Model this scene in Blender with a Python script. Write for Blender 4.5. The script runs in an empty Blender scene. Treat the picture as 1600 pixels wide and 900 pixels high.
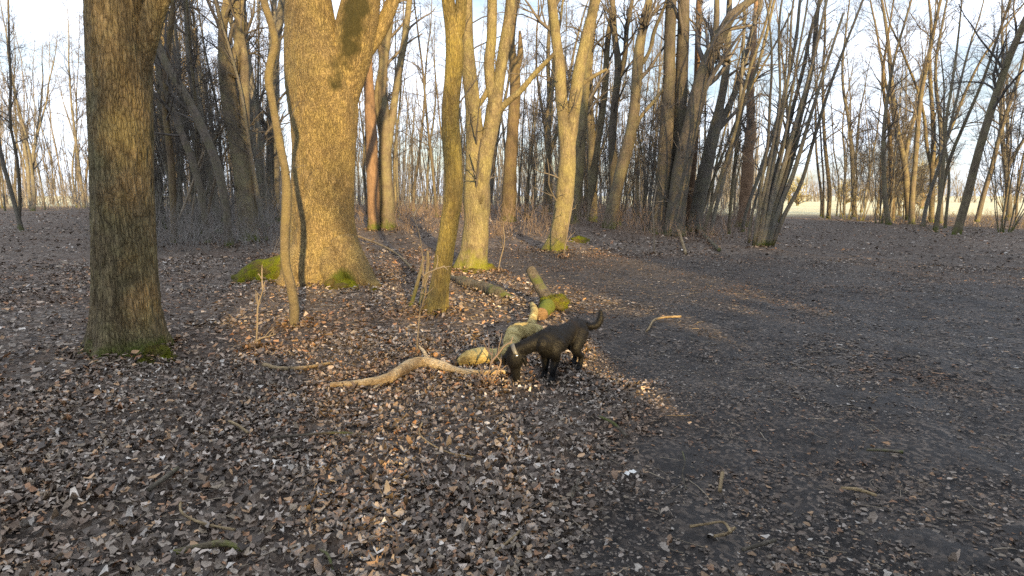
import bpy, math, random
import numpy as np
from mathutils import Vector

random.seed(7)
rng = np.random.default_rng(11)
R = math.radians
scene = bpy.context.scene
C = scene.collection

# ------------------------------------------------------------------ camera
FPX = 901.0                                   # focal length in photo pixels (1600 wide)
EYE = 1.6
PITCH = math.atan((450 - 306) / FPX)
cam_data = bpy.data.cameras.new('camera')
cam = bpy.data.objects.new('camera', cam_data)
C.objects.link(cam)
cam.location = (0, 0, EYE)
cam.rotation_euler = (math.pi / 2 - PITCH, 0, 0)
cam_data.sensor_width = 36.0
cam_data.lens = FPX / 1600 * 36.0
cam_data.clip_start = 0.05
cam_data.clip_end = 6000
scene.camera = cam

# ------------------------------------------------------------------ sun, sky, exposure
SUN_AZ = R(180 - 17)          # measured from +Y towards +X: behind the camera, to the right
SUN_EL = R(12.0)
sun_dir = Vector((math.sin(SUN_AZ) * math.cos(SUN_EL), math.cos(SUN_AZ) * math.cos(SUN_EL), math.sin(SUN_EL)))
sl = bpy.data.lights.new('sun', 'SUN')
sl.energy = 5.0
sl.angle = R(0.55)
sl.color = (1.0, 0.71, 0.32)
so = bpy.data.objects.new('sun', sl)
C.objects.link(so)
so.rotation_euler = sun_dir.to_track_quat('Z', 'Y').to_euler()
so.location = (6, -20, 12)

world = bpy.data.worlds.new('World')
scene.world = world
world.use_nodes = True
wn = world.node_tree.nodes
wl = world.node_tree.links
wn.clear()
w_out = wn.new('ShaderNodeOutputWorld')
w_bg = wn.new('ShaderNodeBackground')
sky = wn.new('ShaderNodeTexSky')
sky.sky_type = 'NISHITA'
sky.sun_disc = False
sky.sun_elevation = SUN_EL
sky.sun_rotation = SUN_AZ
sky.air_density = 1.0
sky.dust_density = 1.5
sky.ozone_density = 1.0
w_tc = wn.new('ShaderNodeTexCoord')
w_map = wn.new('ShaderNodeMapping')
w_map.inputs['Scale'].default_value = (2.0, 2.0, 5.0)
w_map.inputs['Location'].default_value = (3.1, 0.4, 0.0)
w_no = wn.new('ShaderNodeTexNoise')
w_no.inputs['Scale'].default_value = 1.6
w_no.inputs['Detail'].default_value = 7.0
w_no.inputs['Roughness'].default_value = 0.55
w_rp = wn.new('ShaderNodeValToRGB')
w_rp.color_ramp.elements[0].position = 0.29
w_rp.color_ramp.elements[1].position = 0.58
w_mix = wn.new('ShaderNodeMix')
w_mix.data_type = 'RGBA'
w_mix.inputs['B'].default_value = (8.9, 9.9, 11.6, 1)
wl.new(w_tc.outputs['Generated'], w_map.inputs['Vector'])
wl.new(w_map.outputs['Vector'], w_no.inputs['Vector'])
wl.new(w_no.outputs['Fac'], w_rp.inputs['Fac'])
wl.new(w_rp.outputs['Color'], w_mix.inputs['Factor'])
wl.new(sky.outputs['Color'], w_mix.inputs['A'])
wl.new(w_mix.outputs['Result'], w_bg.inputs['Color'])
w_bg.inputs['Strength'].default_value = 0.078
wl.new(w_bg.outputs['Background'], w_out.inputs['Surface'])

scene.view_settings.view_transform = 'Standard'
scene.view_settings.look = 'None'
scene.view_settings.gamma = 1.0
scene.view_settings.use_curve_mapping = False
scene.view_settings.exposure = 1.32
scene.render.engine = 'CYCLES'
scene.cycles.max_bounces = 4
scene.cycles.diffuse_bounces = 2
scene.cycles.glossy_bounces = 2
scene.cycles.use_adaptive_sampling = True
scene.cycles.adaptive_threshold = 0.01
scene.cycles.use_denoising = False
scene.cycles.denoiser = 'OPENIMAGEDENOISE'

# ------------------------------------------------------------------ numeric helpers
def S(a, b, x):
    t = np.clip((np.asarray(x, float) - a) / (b - a), 0, 1)
    return t * t * (3 - 2 * t)

def _hash(ix, iy, iz):
    n = (ix * 374761393 + iy * 668265263 + iz * 1274126177) & 0xffffffff
    n = ((n ^ (n >> 13)) * 1274126177) & 0xffffffff
    n = n ^ (n >> 16)
    return (n & 0xffffff) / float(0xffffff) * 2 - 1

def vnoise(x, y, z=0.0):
    x, y, z = np.broadcast_arrays(np.asarray(x, float), np.asarray(y, float), np.asarray(z, float))
    ix, iy, iz = np.floor(x).astype(np.int64), np.floor(y).astype(np.int64), np.floor(z).astype(np.int64)
    fx, fy, fz = x - ix, y - iy, z - iz
    fx, fy, fz = fx * fx * (3 - 2 * fx), fy * fy * (3 - 2 * fy), fz * fz * (3 - 2 * fz)
    r = 0
    for dx in (0, 1):
        for dy in (0, 1):
            for dz in (0, 1):
                w = (fx if dx else 1 - fx) * (fy if dy else 1 - fy) * (fz if dz else 1 - fz)
                r = r + w * _hash(ix + dx, iy + dy, iz + dz)
    return r

def poly_sd(poly, x, y):
    """signed distance to a polygon, positive inside"""
    poly = np.asarray(poly, float)
    x = np.asarray(x, float); y = np.asarray(y, float)
    d2 = np.full(x.shape, 1e18); inside = np.zeros(x.shape, bool)
    n = len(poly)
    for i in range(n):
        ax, ay = poly[i]; bx, by = poly[(i + 1) % n]
        ex, ey = bx - ax, by - ay
        t = np.clip(((x - ax) * ex + (y - ay) * ey) / (ex * ex + ey * ey + 1e-12), 0, 1)
        d2 = np.minimum(d2, (x - ax - t * ex) ** 2 + (y - ay - t * ey) ** 2)
        cond = ((ay > y) != (by > y)) & (x < (bx - ax) * (y - ay) / (by - ay + 1e-12) + ax)
        inside ^= cond
    return np.where(inside, 1, -1) * np.sqrt(d2)

# ------------------------------------------------------------------ pixel -> place
def ray(px, py):
    u = (px - 800) / FPX; v = (450 - py) / FPX
    return np.array([u, math.cos(PITCH) + v * math.sin(PITCH), -math.sin(PITCH) + v * math.cos(PITCH)])

def at(px, py, Y):
    d = ray(px, py)
    return np.array([0, 0, EYE]) + d * (Y / d[1])

def hgt(x, y):
    x = np.asarray(x, float); y = np.asarray(y, float)
    ys = np.maximum(y, 1.0)
    h = 0.55 * S(13, 30, y) * (1 - S(0.10, 0.30, x / ys))
    h = h + 0.9 * S(-5.0, -10.0, y)  # bank added behind the viewer to help shade the foreground
    near = 1 - S(60, 120, np.hypot(x, y))
    h = h + near * (0.035 * vnoise(x * 0.7, y * 0.7) + 0.018 * vnoise(x * 2.3 + 9, y * 2.3))
    return h

def ground_at(px, py):
    d = ray(px, py); o = np.array([0, 0, EYE])
    t = 0.5
    for _ in range(4000):
        p = o + d * t
        if p[2] <= float(hgt(p[0], p[1])):
            break
        t += 0.01 + t * 0.001
        if t > 120: break
    p = o + d * t
    return np.array([p[0], p[1], float(hgt(p[0], p[1]))])

# the trodden path, outlined on the ground
_pp = [(690, 930), (800, 760), (900, 640), (965, 560), (930, 490), (880, 452), (780, 418), (690, 402), (600, 378),
       (545, 362), (450, 345), (452, 339), (550, 350), (660, 374), (760, 386), (860, 398), (950, 396), (1050, 402), (1150, 398), (1215, 388),
       (1240, 362), (1243, 345), (1300, 343), (1400, 356), (1600, 400), (1900, 470), (2300, 930)]
PATH = []
for a in _pp:
    g = ground_at(*a); PATH.append((g[0], g[1]))
PATH += [(6, 0.5), (6.5, -14), (2.2, -14), (0.6, 0.3)]

def path_mask(x, y):
    sd = poly_sd(PATH, x, y)
    n = 0.45 * vnoise(x * 0.9 + 4, y * 0.9) + 0.25 * vnoise(x * 2.6, y * 2.6 + 7)
    return S(-0.35, 0.45, sd + n) * (1 - 0.65 * S(9, 22, np.hypot(x, y)))

def field_mask(x, y):
    r = np.hypot(x, y); ys = np.maximum(y, 1.0)
    return np.maximum(S(72, 82, r), S(46, 52, y) * S(0.30, 0.36, x / ys))

# ------------------------------------------------------------------ mesh builders
def mesh_obj(name, V, F, mat, parent=None, smooth=True, cols=None, attrs=None):
    """V (n,3); F list of (m,k) index arrays"""
    me = bpy.data.meshes.new(name)
    V = np.asarray(V, np.float32)
    loops = np.concatenate([np.asarray(f, np.int32).ravel() for f in F])
    tot = np.concatenate([np.full(len(f), np.asarray(f).shape[1], np.int32) for f in F])
    start = np.concatenate([[0], np.cumsum(tot)[:-1]]).astype(np.int32)
    me.vertices.add(len(V)); me.vertices.foreach_set('co', V.ravel())
    me.loops.add(len(loops)); me.loops.foreach_set('vertex_index', loops)
    me.polygons.add(len(tot)); me.polygons.foreach_set('loop_start', start); me.polygons.foreach_set('loop_total', tot)
    if smooth:
        me.polygons.foreach_set('use_smooth', np.ones(len(tot), bool))
    me.update(calc_edges=True)
    if cols is not None:
        a = me.color_attributes.new('col', 'FLOAT_COLOR', 'POINT')
        a.data.foreach_set('color', np.asarray(cols, np.float32).ravel())
    if attrs:
        for k, v in attrs.items():
            a = me.attributes.new(k, 'FLOAT', 'POINT'); a.data.foreach_set('value', np.asarray(v, np.float32))
    if mat is not None:
        me.materials.append(mat)
    o = bpy.data.objects.new(name, me)
    C.objects.link(o)
    if parent is not None:
        o.parent = parent
    return o

class MB:
    def __init__(s): s.V = []; s.F = []; s.n = 0
    def add(s, V, F):
        s.V.append(np.asarray(V, float))
        for f in F:
            s.F.append(np.asarray(f) + s.n)
        s.n += len(V)
    def build(s, name, mat, parent=None, origin=(0, 0, 0), smooth=True):
        groups = {}
        for f in s.F: groups.setdefault(f.shape[1], []).append(f)
        return mesh_obj(name, np.concatenate(s.V) - np.asarray(origin), [np.concatenate(v) for v in groups.values()], mat, parent, smooth)

def norm(v):
    return v / (np.linalg.norm(v, axis=-1, keepdims=True) + 1e-9)

def resample(P, Rr, n, pw=1.0):
    """smooth (Catmull-Rom) resampling of a polyline with radii"""
    P = np.asarray(P, float); Rr = np.asarray(Rr, float)
    Q = np.column_stack([P, Rr])
    seg = np.linalg.norm(np.diff(P, axis=0), axis=1) + 1e-6
    s = np.concatenate([[0], np.cumsum(seg)])
    x = s[-1] * np.linspace(0, 1, n) ** pw
    m = np.gradient(Q, s, axis=0) if len(P) > 2 else np.repeat(np.diff(Q, axis=0) / s[-1], 2, axis=0)
    i = np.clip(np.searchsorted(s, x, side='right') - 1, 0, len(P) - 2)
    h = (s[i + 1] - s[i])[:, None]; t = ((x - s[i]) / h[:, 0])[:, None]
    out = (2 * t**3 - 3 * t**2 + 1) * Q[i] + (t**3 - 2 * t**2 + t) * h * m[i] + (-2 * t**3 + 3 * t**2) * Q[i + 1] + (t**3 - t**2) * h * m[i + 1]
    return out[:, :3], np.maximum(out[:, 3], 0.001)

def tube(mb, P, Rr, sides=10, mod=None, cap=True, ref=None):
    """single tube with carried frame; mod(theta, i, pts)->radius factor"""
    P = np.asarray(P, float); Rr = np.asarray(Rr, float); n = len(P)
    T = norm(np.gradient(P, axis=0))
    r0 = np.array([1.0, 0, 0]) if ref is None else np.asarray(ref, float)
    if abs(T[0] @ r0) > 0.9: r0 = np.array([0, 1.0, 0])
    N = np.zeros((n, 3)); v = r0
    for i in range(n):
        v = v - T[i] * (v @ T[i]); v = v / np.linalg.norm(v); N[i] = v
    B = np.cross(T, N)
    th = np.linspace(0, 2 * np.pi, sides, endpoint=False)
    off = N[:, None, :] * np.cos(th)[None, :, None] + B[:, None, :] * np.sin(th)[None, :, None]
    rad = Rr[:, None] * np.ones((1, sides))
    if mod is not None:
        rad = rad * mod(np.broadcast_to(th, (n, sides)), P[:, None, :] + off * rad[:, :, None])
    V = (P[:, None, :] + off * rad[:, :, None]).reshape(-1, 3)
    i = np.arange(n - 1)[:, None] * sides; j = np.arange(sides)[None, :]; j2 = (j + 1) % sides
    F = np.stack([i + j, i + j2, i + sides + j2, i + sides + j], -1).reshape(-1, 4)
    fs = [F]
    if cap:
        V = np.concatenate([V, P[:1], P[-1:]])
        a = np.arange(sides); b = (a + 1) % sides
        fs.append(np.stack([b, a, np.full(sides, n * sides)], -1))
        base = (n - 1) * sides
        fs.append(np.stack([base + a, base + b, np.full(sides, n * sides + 1)], -1))
    mb.add(V, fs)

def tubes(mb, P, Rr, sides=3):
    """many thin tubes at once: P (M,K,3), Rr (M,K)"""
    M, K, _ = P.shape
    if M == 0: return
    d = norm(P[:, -1] - P[:, 0])
    ref = np.where(np.abs(d[:, 2:3]) > 0.8, np.array([[1.0, 0, 0]]), np.array([[0, 0, 1.0]]))
    N = norm(np.cross(d, ref)); B = np.cross(d, N)
    th = np.linspace(0, 2 * np.pi, sides, endpoint=False)
    off = N[:, None, :] * np.cos(th)[None, :, None] + B[:, None, :] * np.sin(th)[None, :, None]
    V = P[:, :, None, :] + off[:, None, :, :] * Rr[:, :, None, None]
    idx = np.arange(M * K * sides).reshape(M, K, sides)
    nx = np.roll(idx, -1, axis=2)
    F = np.stack([idx[:, :-1], nx[:, :-1], nx[:, 1:], idx[:, 1:]], -1).reshape(-1, 4)
    mb.add(V.reshape(-1, 3), [F])

def grow(P, Rr, n, t0, t1, ang, L, K, up, wob, rf, rmin=0.0025, taper=0.3, lenvar=0.5):
    """spawn n children on each parent curve. L = (absolute length at t0, at t1)"""
    M, K0, _ = P.shape
    idx = np.repeat(np.arange(M), n); m = len(idx)
    t = rng.uniform(t0, t1, m); f = t * (K0 - 1); i = np.minimum(f.astype(int), K0 - 2); a = (f - i)[:, None]
    pos = P[idx, i] * (1 - a) + P[idx, i + 1] * a
    tan = norm(P[idx, i + 1] - P[idx, i])
    rad = Rr[idx, i] * (1 - a[:, 0]) + Rr[idx, i + 1] * a[:, 0]
    rnd = norm(rng.normal(size=(m, 3))); perp = norm(rnd - tan * (rnd * tan).sum(1, keepdims=True))
    an = rng.uniform(ang[0], ang[1], m)[:, None]
    d = norm(tan * np.cos(an) + perp * np.sin(an) + np.array([0, 0, up]))
    tt = (t - t0) / (t1 - t0 + 1e-6)
    ln = (L[0] * (1 - tt) + L[1] * tt) * rng.uniform(1 - lenvar, 1 + lenvar * 0.6, m)
    bend = rng.normal(size=(m, 3)) * wob
    out = np.zeros((m, K, 3)); out[:, 0] = pos; cur = d
    for k in range(1, K):
        cur = norm(cur + bend / K + rng.normal(size=(m, 3)) * wob * 0.5 + np.array([0, 0, up * 0.5 / K]))
        out[:, k] = out[:, k - 1] + cur * (ln / (K - 1))[:, None]
    r0 = np.maximum(rad * rf, rmin)
    r = np.maximum(r0[:, None] * np.linspace(1, taper, K)[None, :], rmin * 0.6)
    return out, r

def tag(o, label, cat=None, group=None, kind=None):
    o['label'] = label
    if cat: o['category'] = cat
    if group: o['group'] = group
    if kind: o['kind'] = kind
    return o

def empty(name, loc):
    o = bpy.data.objects.new(name, None)
    o.empty_display_size = 0.3
    C.objects.link(o); o.location = loc
    return o

# ------------------------------------------------------------------ materials
def nt(name):
    m = bpy.data.materials.new(name); m.use_nodes = True
    t = m.node_tree; b = t.nodes['Principled BSDF']
    return m, t, b

def N(t, typ, **kw):
    n = t.nodes.new(typ)
    for k, v in kw.items():
        if k in n.inputs: n.inputs[k].default_value = v
        else: setattr(n, k, v)
    return n

def ramp(t, fac, stops):
    r = t.nodes.new('ShaderNodeValToRGB'); e = r.color_ramp.elements
    while len(e) < len(stops): e.new(0.5)
    for k, (p, c) in enumerate(stops):
        e[k].position = p; e[k].color = (*c, 1) if len(c) == 3 else c
    t.links.new(fac, r.inputs['Fac']); return r.outputs['Color']

def mixc(t, fac, a, b, blend='MIX'):
    m = t.nodes.new('ShaderNodeMix'); m.data_type = 'RGBA'; m.blend_type = blend
    for k, v in (('Factor', fac), ('A', a), ('B', b)):
        if hasattr(v, 'is_output'): t.links.new(v, m.inputs[k])
        elif isinstance(v, (int, float)): m.inputs[k].default_value = v
        else: m.inputs[k].default_value = (*v, 1)
    return m.outputs['Result']

def math_(t, op, a, b=None, clamp=False):
    m = t.nodes.new('ShaderNodeMath'); m.operation = op; m.use_clamp = clamp
    for k, v in ((0, a), (1, b)):
        if v is None: continue
        if hasattr(v, 'is_output'): t.links.new(v, m.inputs[k])
        else: m.inputs[k].default_value = v
    return m.outputs[0]

def mapped(t, scale, out='Object'):
    tc = t.nodes.new('ShaderNodeTexCoord'); mp = t.nodes.new('ShaderNodeMapping')
    mp.inputs['Scale'].default_value = scale
    t.links.new(tc.outputs[out], mp.inputs['Vector']); return mp.outputs['Vector']

def noise(t, vec, scale, detail=4, rough=0.55):
    n = N(t, 'ShaderNodeTexNoise', Scale=scale, Detail=detail, Roughness=rough)
    t.links.new(vec, n.inputs['Vector']); return n.outputs['Fac']

def bark(name, dark, light, lichen=None, lich_amt=0.0, cell=22, stretch=0.35, crack=0.5, moss_h=0.0, moss=(0.10, 0.13, 0.012),
         bump=0.6, vary=0.25, patch=None, blotch=None):
    m, t, b = nt(name)
    v = mapped(t, (1, 1, stretch))
    v1 = mapped(t, (1, 1, 1))
    vor = N(t, 'ShaderNodeTexVoronoi', feature='DISTANCE_TO_EDGE', Scale=cell)
    warp = N(t, 'ShaderNodeTexNoise', Scale=cell * 0.7, Detail=3.0)
    t.links.new(v, warp.inputs['Vector'])
    add = N(t, 'ShaderNodeVectorMath', operation='MULTIPLY_ADD')
    t.links.new(warp.outputs['Color'], add.inputs[0]); add.inputs[1].default_value = (0.45 / cell, 0.45 / cell, 0.45 / cell); t.links.new(v, add.inputs[2])
    t.links.new(add.outputs[0], vor.inputs['Vector'])
    edge = ramp(t, vor.outputs['Distance'], [(0.0, (0, 0, 0)), (0.10, (0.6, 0.6, 0.6)), (0.3, (1, 1, 1))])
    vr = mapped(t, (1, 1, stretch * 0.55))
    rid = math_(t, 'MULTIPLY', math_(t, 'ABSOLUTE', math_(t, 'SUBTRACT', noise(t, vr, cell * 0.5, 5, 0.6), 0.5)), 2.0)
    ridge = ramp(t, rid, [(0.0, (0, 0, 0)), (0.07, (0.45, 0.45, 0.45)), (0.25, (1, 1, 1))])
    where = ramp(t, noise(t, v1, 2.2, 4, 0.6), [(0.35, (0, 0, 0)), (0.65, (1, 1, 1))])
    edge = mixc(t, where, mixc(t, 0.3, ridge, edge), mixc(t, 0.65, ridge, edge))
    n1 = noise(t, v, 9, 6, 0.65)
    n2 = noise(t, v1, 1.3, 4, 0.6)
    fine = noise(t, v, 70, 4, 0.6)
    tone = math_(t, 'ADD', math_(t, 'MULTIPLY', n1, 0.65), math_(t, 'MULTIPLY', fine, 0.35))
    col = ramp(t, tone, [(0.3, dark), (0.68, light)])
    col = mixc(t, math_(t, 'MULTIPLY', ramp(t, n2, [(0.42, (0, 0, 0)), (0.66, (1, 1, 1))]), 0.5), col, tuple(c * 0.55 for c in light))
    if lichen:
        lm = ramp(t, noise(t, v1, 2.6, 7, 0.7), [(0.5 - 0.2 * lich_amt, (0, 0, 0)), (0.68 - 0.2 * lich_amt, (1, 1, 1))])
        col = mixc(t, math_(t, 'MULTIPLY', lm, min(1, 0.45 + 0.5 * lich_amt)), col, lichen)
        sp = ramp(t, noise(t, v1, 38, 2, 0.5), [(0.66, (0, 0, 0)), (0.72, (1, 1, 1))])
        col = mixc(t, math_(t, 'MULTIPLY', sp, 0.5 * lich_amt), col, (0.55, 0.52, 0.40))
    if blotch:
        col = mixc(t, math_(t, 'MULTIPLY', ramp(t, noise(t, v, 3.2, 7, 0.68), [(0.50, (0, 0, 0)), (0.62, (1, 1, 1))]), 0.8), col, blotch)
    col = mixc(t, math_(t, 'MULTIPLY', math_(t, 'SUBTRACT', 1.0, edge), crack), col, tuple(c * 0.25 for c in dark))
    sep = t.nodes.new('ShaderNodeSeparateXYZ'); t.links.new(v1, sep.inputs[0])
    if moss_h > 0:
        hz = math_(t, 'MULTIPLY', sep.outputs['Z'], 1.0 / moss_h)
        mm = math_(t, 'SUBTRACT', math_(t, 'MULTIPLY', noise(t, v1, 4.5, 5, 0.7), 2.6), math_(t, 'ADD', hz, 0.55))
        mk = math_(t, 'MULTIPLY', ramp(t, mm, [(0.0, (0, 0, 0)), (0.75, (1, 1, 1))]), math_(t, 'ADD', 0.35, math_(t, 'MULTIPLY', noise(t, v1, 30, 3, 0.6), 1.0)), True)
        mc = ramp(t, noise(t, v1, 60, 3, 0.6), [(0.3, tuple(c * 0.45 for c in moss)), (0.7, moss)])
        col = mixc(t, mk, col, mc)
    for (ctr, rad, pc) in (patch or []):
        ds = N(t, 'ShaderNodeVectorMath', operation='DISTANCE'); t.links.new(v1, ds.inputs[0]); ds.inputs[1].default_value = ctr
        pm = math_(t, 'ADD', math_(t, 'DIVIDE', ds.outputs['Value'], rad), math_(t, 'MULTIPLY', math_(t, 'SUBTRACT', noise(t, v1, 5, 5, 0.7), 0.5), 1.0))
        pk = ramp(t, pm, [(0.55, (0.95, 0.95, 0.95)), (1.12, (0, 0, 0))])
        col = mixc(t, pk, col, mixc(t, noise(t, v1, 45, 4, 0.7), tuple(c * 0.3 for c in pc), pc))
    oi = t.nodes.new('ShaderNodeObjectInfo')
    hv = N(t, 'ShaderNodeHueSaturation')
    t.links.new(math_(t, 'ADD', math_(t, 'MULTIPLY', oi.outputs['Random'], 2 * vary), 1 - vary), hv.inputs['Value'])
    t.links.new(col, hv.inputs['Color'])
    t.links.new(hv.outputs['Color'], b.inputs['Base Color'])
    b.inputs['Roughness'].default_value = 0.92
    b.inputs['Specular IOR Level'].default_value = 0.2
    hsum = math_(t, 'ADD', math_(t, 'MULTIPLY', edge, 0.6), math_(t, 'MULTIPLY', tone, 0.9))
    bp = N(t, 'ShaderNodeBump', Strength=bump, Distance=0.03)
    t.links.new(hsum, bp.inputs['Height']); t.links.new(bp.outputs['Normal'], b.inputs['Normal'])
    return m

M = {}
def twig_mat(name, dark, light):
    m, t, b = nt(name)
    oi = t.nodes.new('ShaderNodeObjectInfo')
    f = math_(t, 'ADD', math_(t, 'MULTIPLY', noise(t, mapped(t, (1, 1, 1)), 2.5, 2, 0.6), 0.8), math_(t, 'MULTIPLY', oi.outputs['Random'], 0.25))
    t.links.new(ramp(t, f, [(0.3, dark), (0.75, light)]), b.inputs['Base Color'])
    b.inputs['Roughness'].default_value = 0.9; b.inputs['Specular IOR Level'].default_value = 0.2
    return m
M['twig'] = twig_mat('twig_bark', (0.06, 0.054, 0.048), (0.17, 0.15, 0.13))
M['twig_pale'] = twig_mat('pale_twig_bark', (0.15, 0.12, 0.085), (0.33, 0.27, 0.195))
M['twig_red'] = twig_mat('reddish_twig_bark', (0.13, 0.095, 0.075), (0.29, 0.22, 0.17))
M['far_bark'] = twig_mat('far_bark', (0.12, 0.11, 0.10), (0.27, 0.245, 0.22))
M['grey'] = bark('grey_bark', (0.085, 0.078, 0.068), (0.235, 0.21, 0.18), (0.21, 0.20, 0.13), 0.35, cell=26, crack=0.5, moss_h=0.35)
M['brown'] = bark('brown_bark', (0.09, 0.065, 0.042), (0.27, 0.20, 0.13), (0.25, 0.20, 0.09), 0.4, cell=24, crack=0.55, moss_h=0.4)
M['leaf_red'] = bark('orange_bark', (0.11, 0.07, 0.045), (0.29, 0.19, 0.12), None, 0, cell=26, crack=0.4, moss_h=0.6)

# leaf colours come from a colour attribute (each leaf has its own)
def leaf_mat(name, attr=True):
    m, t, b = nt(name)
    if attr:
        a = N(t, 'ShaderNodeAttribute', attribute_name='col'); c = a.outputs['Color']
    else:
        oi = t.nodes.new('ShaderNodeObjectInfo')
        c = ramp(t, oi.outputs['Random'], [(0.0, (0.07, 0.055, 0.045)), (0.2, (0.17, 0.13, 0.10)), (0.4, (0.30, 0.25, 0.20)), (0.55, (0.24, 0.15, 0.09)), (0.7, (0.40, 0.36, 0.31)), (0.85, (0.19, 0.155, 0.125)), (1.0, (0.34, 0.24, 0.15))])
    v = mapped(t, (1, 1, 1))
    c = mixc(t, 0.6, c, mixc(t, noise(t, v, 90, 3), (0.35, 0.33, 0.32), (1.25, 1.2, 1.15)), 'MULTIPLY')
    t.links.new(c, b.inputs['Base Color'])
    b.inputs['Roughness'].default_value = 0.62
    b.inputs['Specular IOR Level'].default_value = 0.35
    bp = N(t, 'ShaderNodeBump', Strength=0.5, Distance=0.01)
    t.links.new(noise(t, v, 130, 3), bp.inputs['Height']); t.links.new(bp.outputs['Normal'], b.inputs['Normal'])
    return m
M['litter'] = leaf_mat('dead_leaf')
M['leaf'] = leaf_mat('dead_leaf_single', False)

def ground_mat():
    m, t, b = nt('forest_floor')
    v = mapped(t, (1, 1, 1))
    pa = N(t, 'ShaderNodeAttribute', attribute_name='path').outputs['Fac']
    fa = N(t, 'ShaderNodeAttribute', attribute_name='field').outputs['Fac']
    vor = N(t, 'ShaderNodeTexVoronoi', Scale=17.0, Randomness=1.0); t.links.new(v, vor.inputs['Vector'])
    sepc = t.nodes.new('ShaderNodeSeparateColor'); t.links.new(vor.outputs['Color'], sepc.inputs['Color'])
    leafc = ramp(t, sepc.outputs['Red'], [(0.0, (0.035, 0.028, 0.022)), (0.3, (0.10, 0.075, 0.055)), (0.55, (0.17, 0.115, 0.075)), (0.8, (0.24, 0.19, 0.145)), (1.0, (0.33, 0.28, 0.23))])
    big = noise(t, v, 0.55, 4, 0.6)
    leafc = mixc(t, ramp(t, big, [(0.35, (0, 0, 0)), (0.65, (0.55, 0.55, 0.55))]), leafc, (0.12, 0.075, 0.05))
    soil = ramp(t, noise(t, v, 14, 8, 0.7), [(0.3, (0.012, 0.0105, 0.010)), (0.52, (0.030, 0.025, 0.022)), (0.75, (0.070, 0.056, 0.046))])
    fr = N(t, 'ShaderNodeTexVoronoi', Scale=42.0); t.links.new(v, fr.inputs['Vector'])
    sc2 = t.nodes.new('ShaderNodeSeparateColor'); t.links.new(fr.outputs['Color'], sc2.inputs['Color'])
    bits = ramp(t, sc2.outputs['Green'], [(0.55, (0, 0, 0)), (0.85, (1, 1, 1))])
    patchy = ramp(t, noise(t, v, 1.5, 5, 0.65), [(0.36, (0, 0, 0)), (0.62, (1, 1, 1))])
    soil = mixc(t, math_(t, 'MULTIPLY', math_(t, 'MULTIPLY', bits, patchy), 0.8), soil, (0.19, 0.145, 0.11))
    under = mixc(t, 0.42, leafc, soil)
    far = mixc(t, 0.25, leafc, soil)
    sepv = t.nodes.new('ShaderNodeVectorMath'); sepv.operation = 'LENGTH'; t.links.new(v, sepv.inputs[0])
    df = ramp(t, math_(t, 'MULTIPLY', sepv.outputs['Value'], 0.05), [(0.35, (0, 0, 0)), (0.8, (1, 1, 1))])
    wood = mixc(t, df, under, far)
    col = mixc(t, pa, wood, soil)
    fieldc = ramp(t, noise(t, v, 0.3, 5, 0.6), [(0.3, (0.52, 0.48, 0.28)), (0.7, (0.66, 0.60, 0.40))])
    col = mixc(t, fa, col, fieldc)
    t.links.new(col, b.inputs['Base Color'])
    rg = t.nodes.new('ShaderNodeMapRange'); t.links.new(math_(t, 'MULTIPLY', pa, noise(t, v, 2.2, 5, 0.6)), rg.inputs['Value'])
    rg.inputs['From Min'].default_value = 0.2; rg.inputs['From Max'].default_value = 0.75; rg.inputs['To Min'].default_value = 0.9; rg.inputs['To Max'].default_value = 0.5
    t.links.new(rg.outputs['Result'], b.inputs['Roughness'])
    b.inputs['Specular IOR Level'].default_value = 0.3
    hh = math_(t, 'ADD', math_(t, 'MULTIPLY', noise(t, v, 22, 8, 0.7), 1.0), math_(t, 'MULTIPLY', sepc.outputs['Blue'], 0.5))
    hh = math_(t, 'ADD', hh, math_(t, 'MULTIPLY', noise(t, v, 4, 4, 0.6), 1.5))
    bp = N(t, 'ShaderNodeBump', Strength=0.9, Distance=0.035)
    t.links.new(hh, bp.inputs['Height']); t.links.new(bp.outputs['Normal'], b.inputs['Normal'])
    return m
M['ground'] = ground_mat()

def moss_mat():
    m, t, b = nt('moss')
    v = mapped(t, (1, 1, 1))
    c = ramp(t, noise(t, v, 55, 5, 0.7), [(0.3, (0.035, 0.045, 0.006)), (0.5, (0.15, 0.165, 0.012)), (0.72, (0.32, 0.31, 0.025))])
    c = mixc(t, ramp(t, noise(t, v, 6, 4), [(0.44, (0, 0, 0)), (0.62, (0.85, 0.85, 0.85))]), c, (0.11, 0.08, 0.04))
    t.links.new(c, b.inputs['Base Color']); b.inputs['Roughness'].default_value = 1.0
    b.inputs['Specular IOR Level'].default_value = 0.1
    bp = N(t, 'ShaderNodeBump', Strength=1.0, Distance=0.03)
    t.links.new(noise(t, v, 80, 4, 0.7), bp.inputs['Height']); t.links.new(bp.outputs['Normal'], b.inputs['Normal'])
    return m
M['moss'] = moss_mat()

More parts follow.
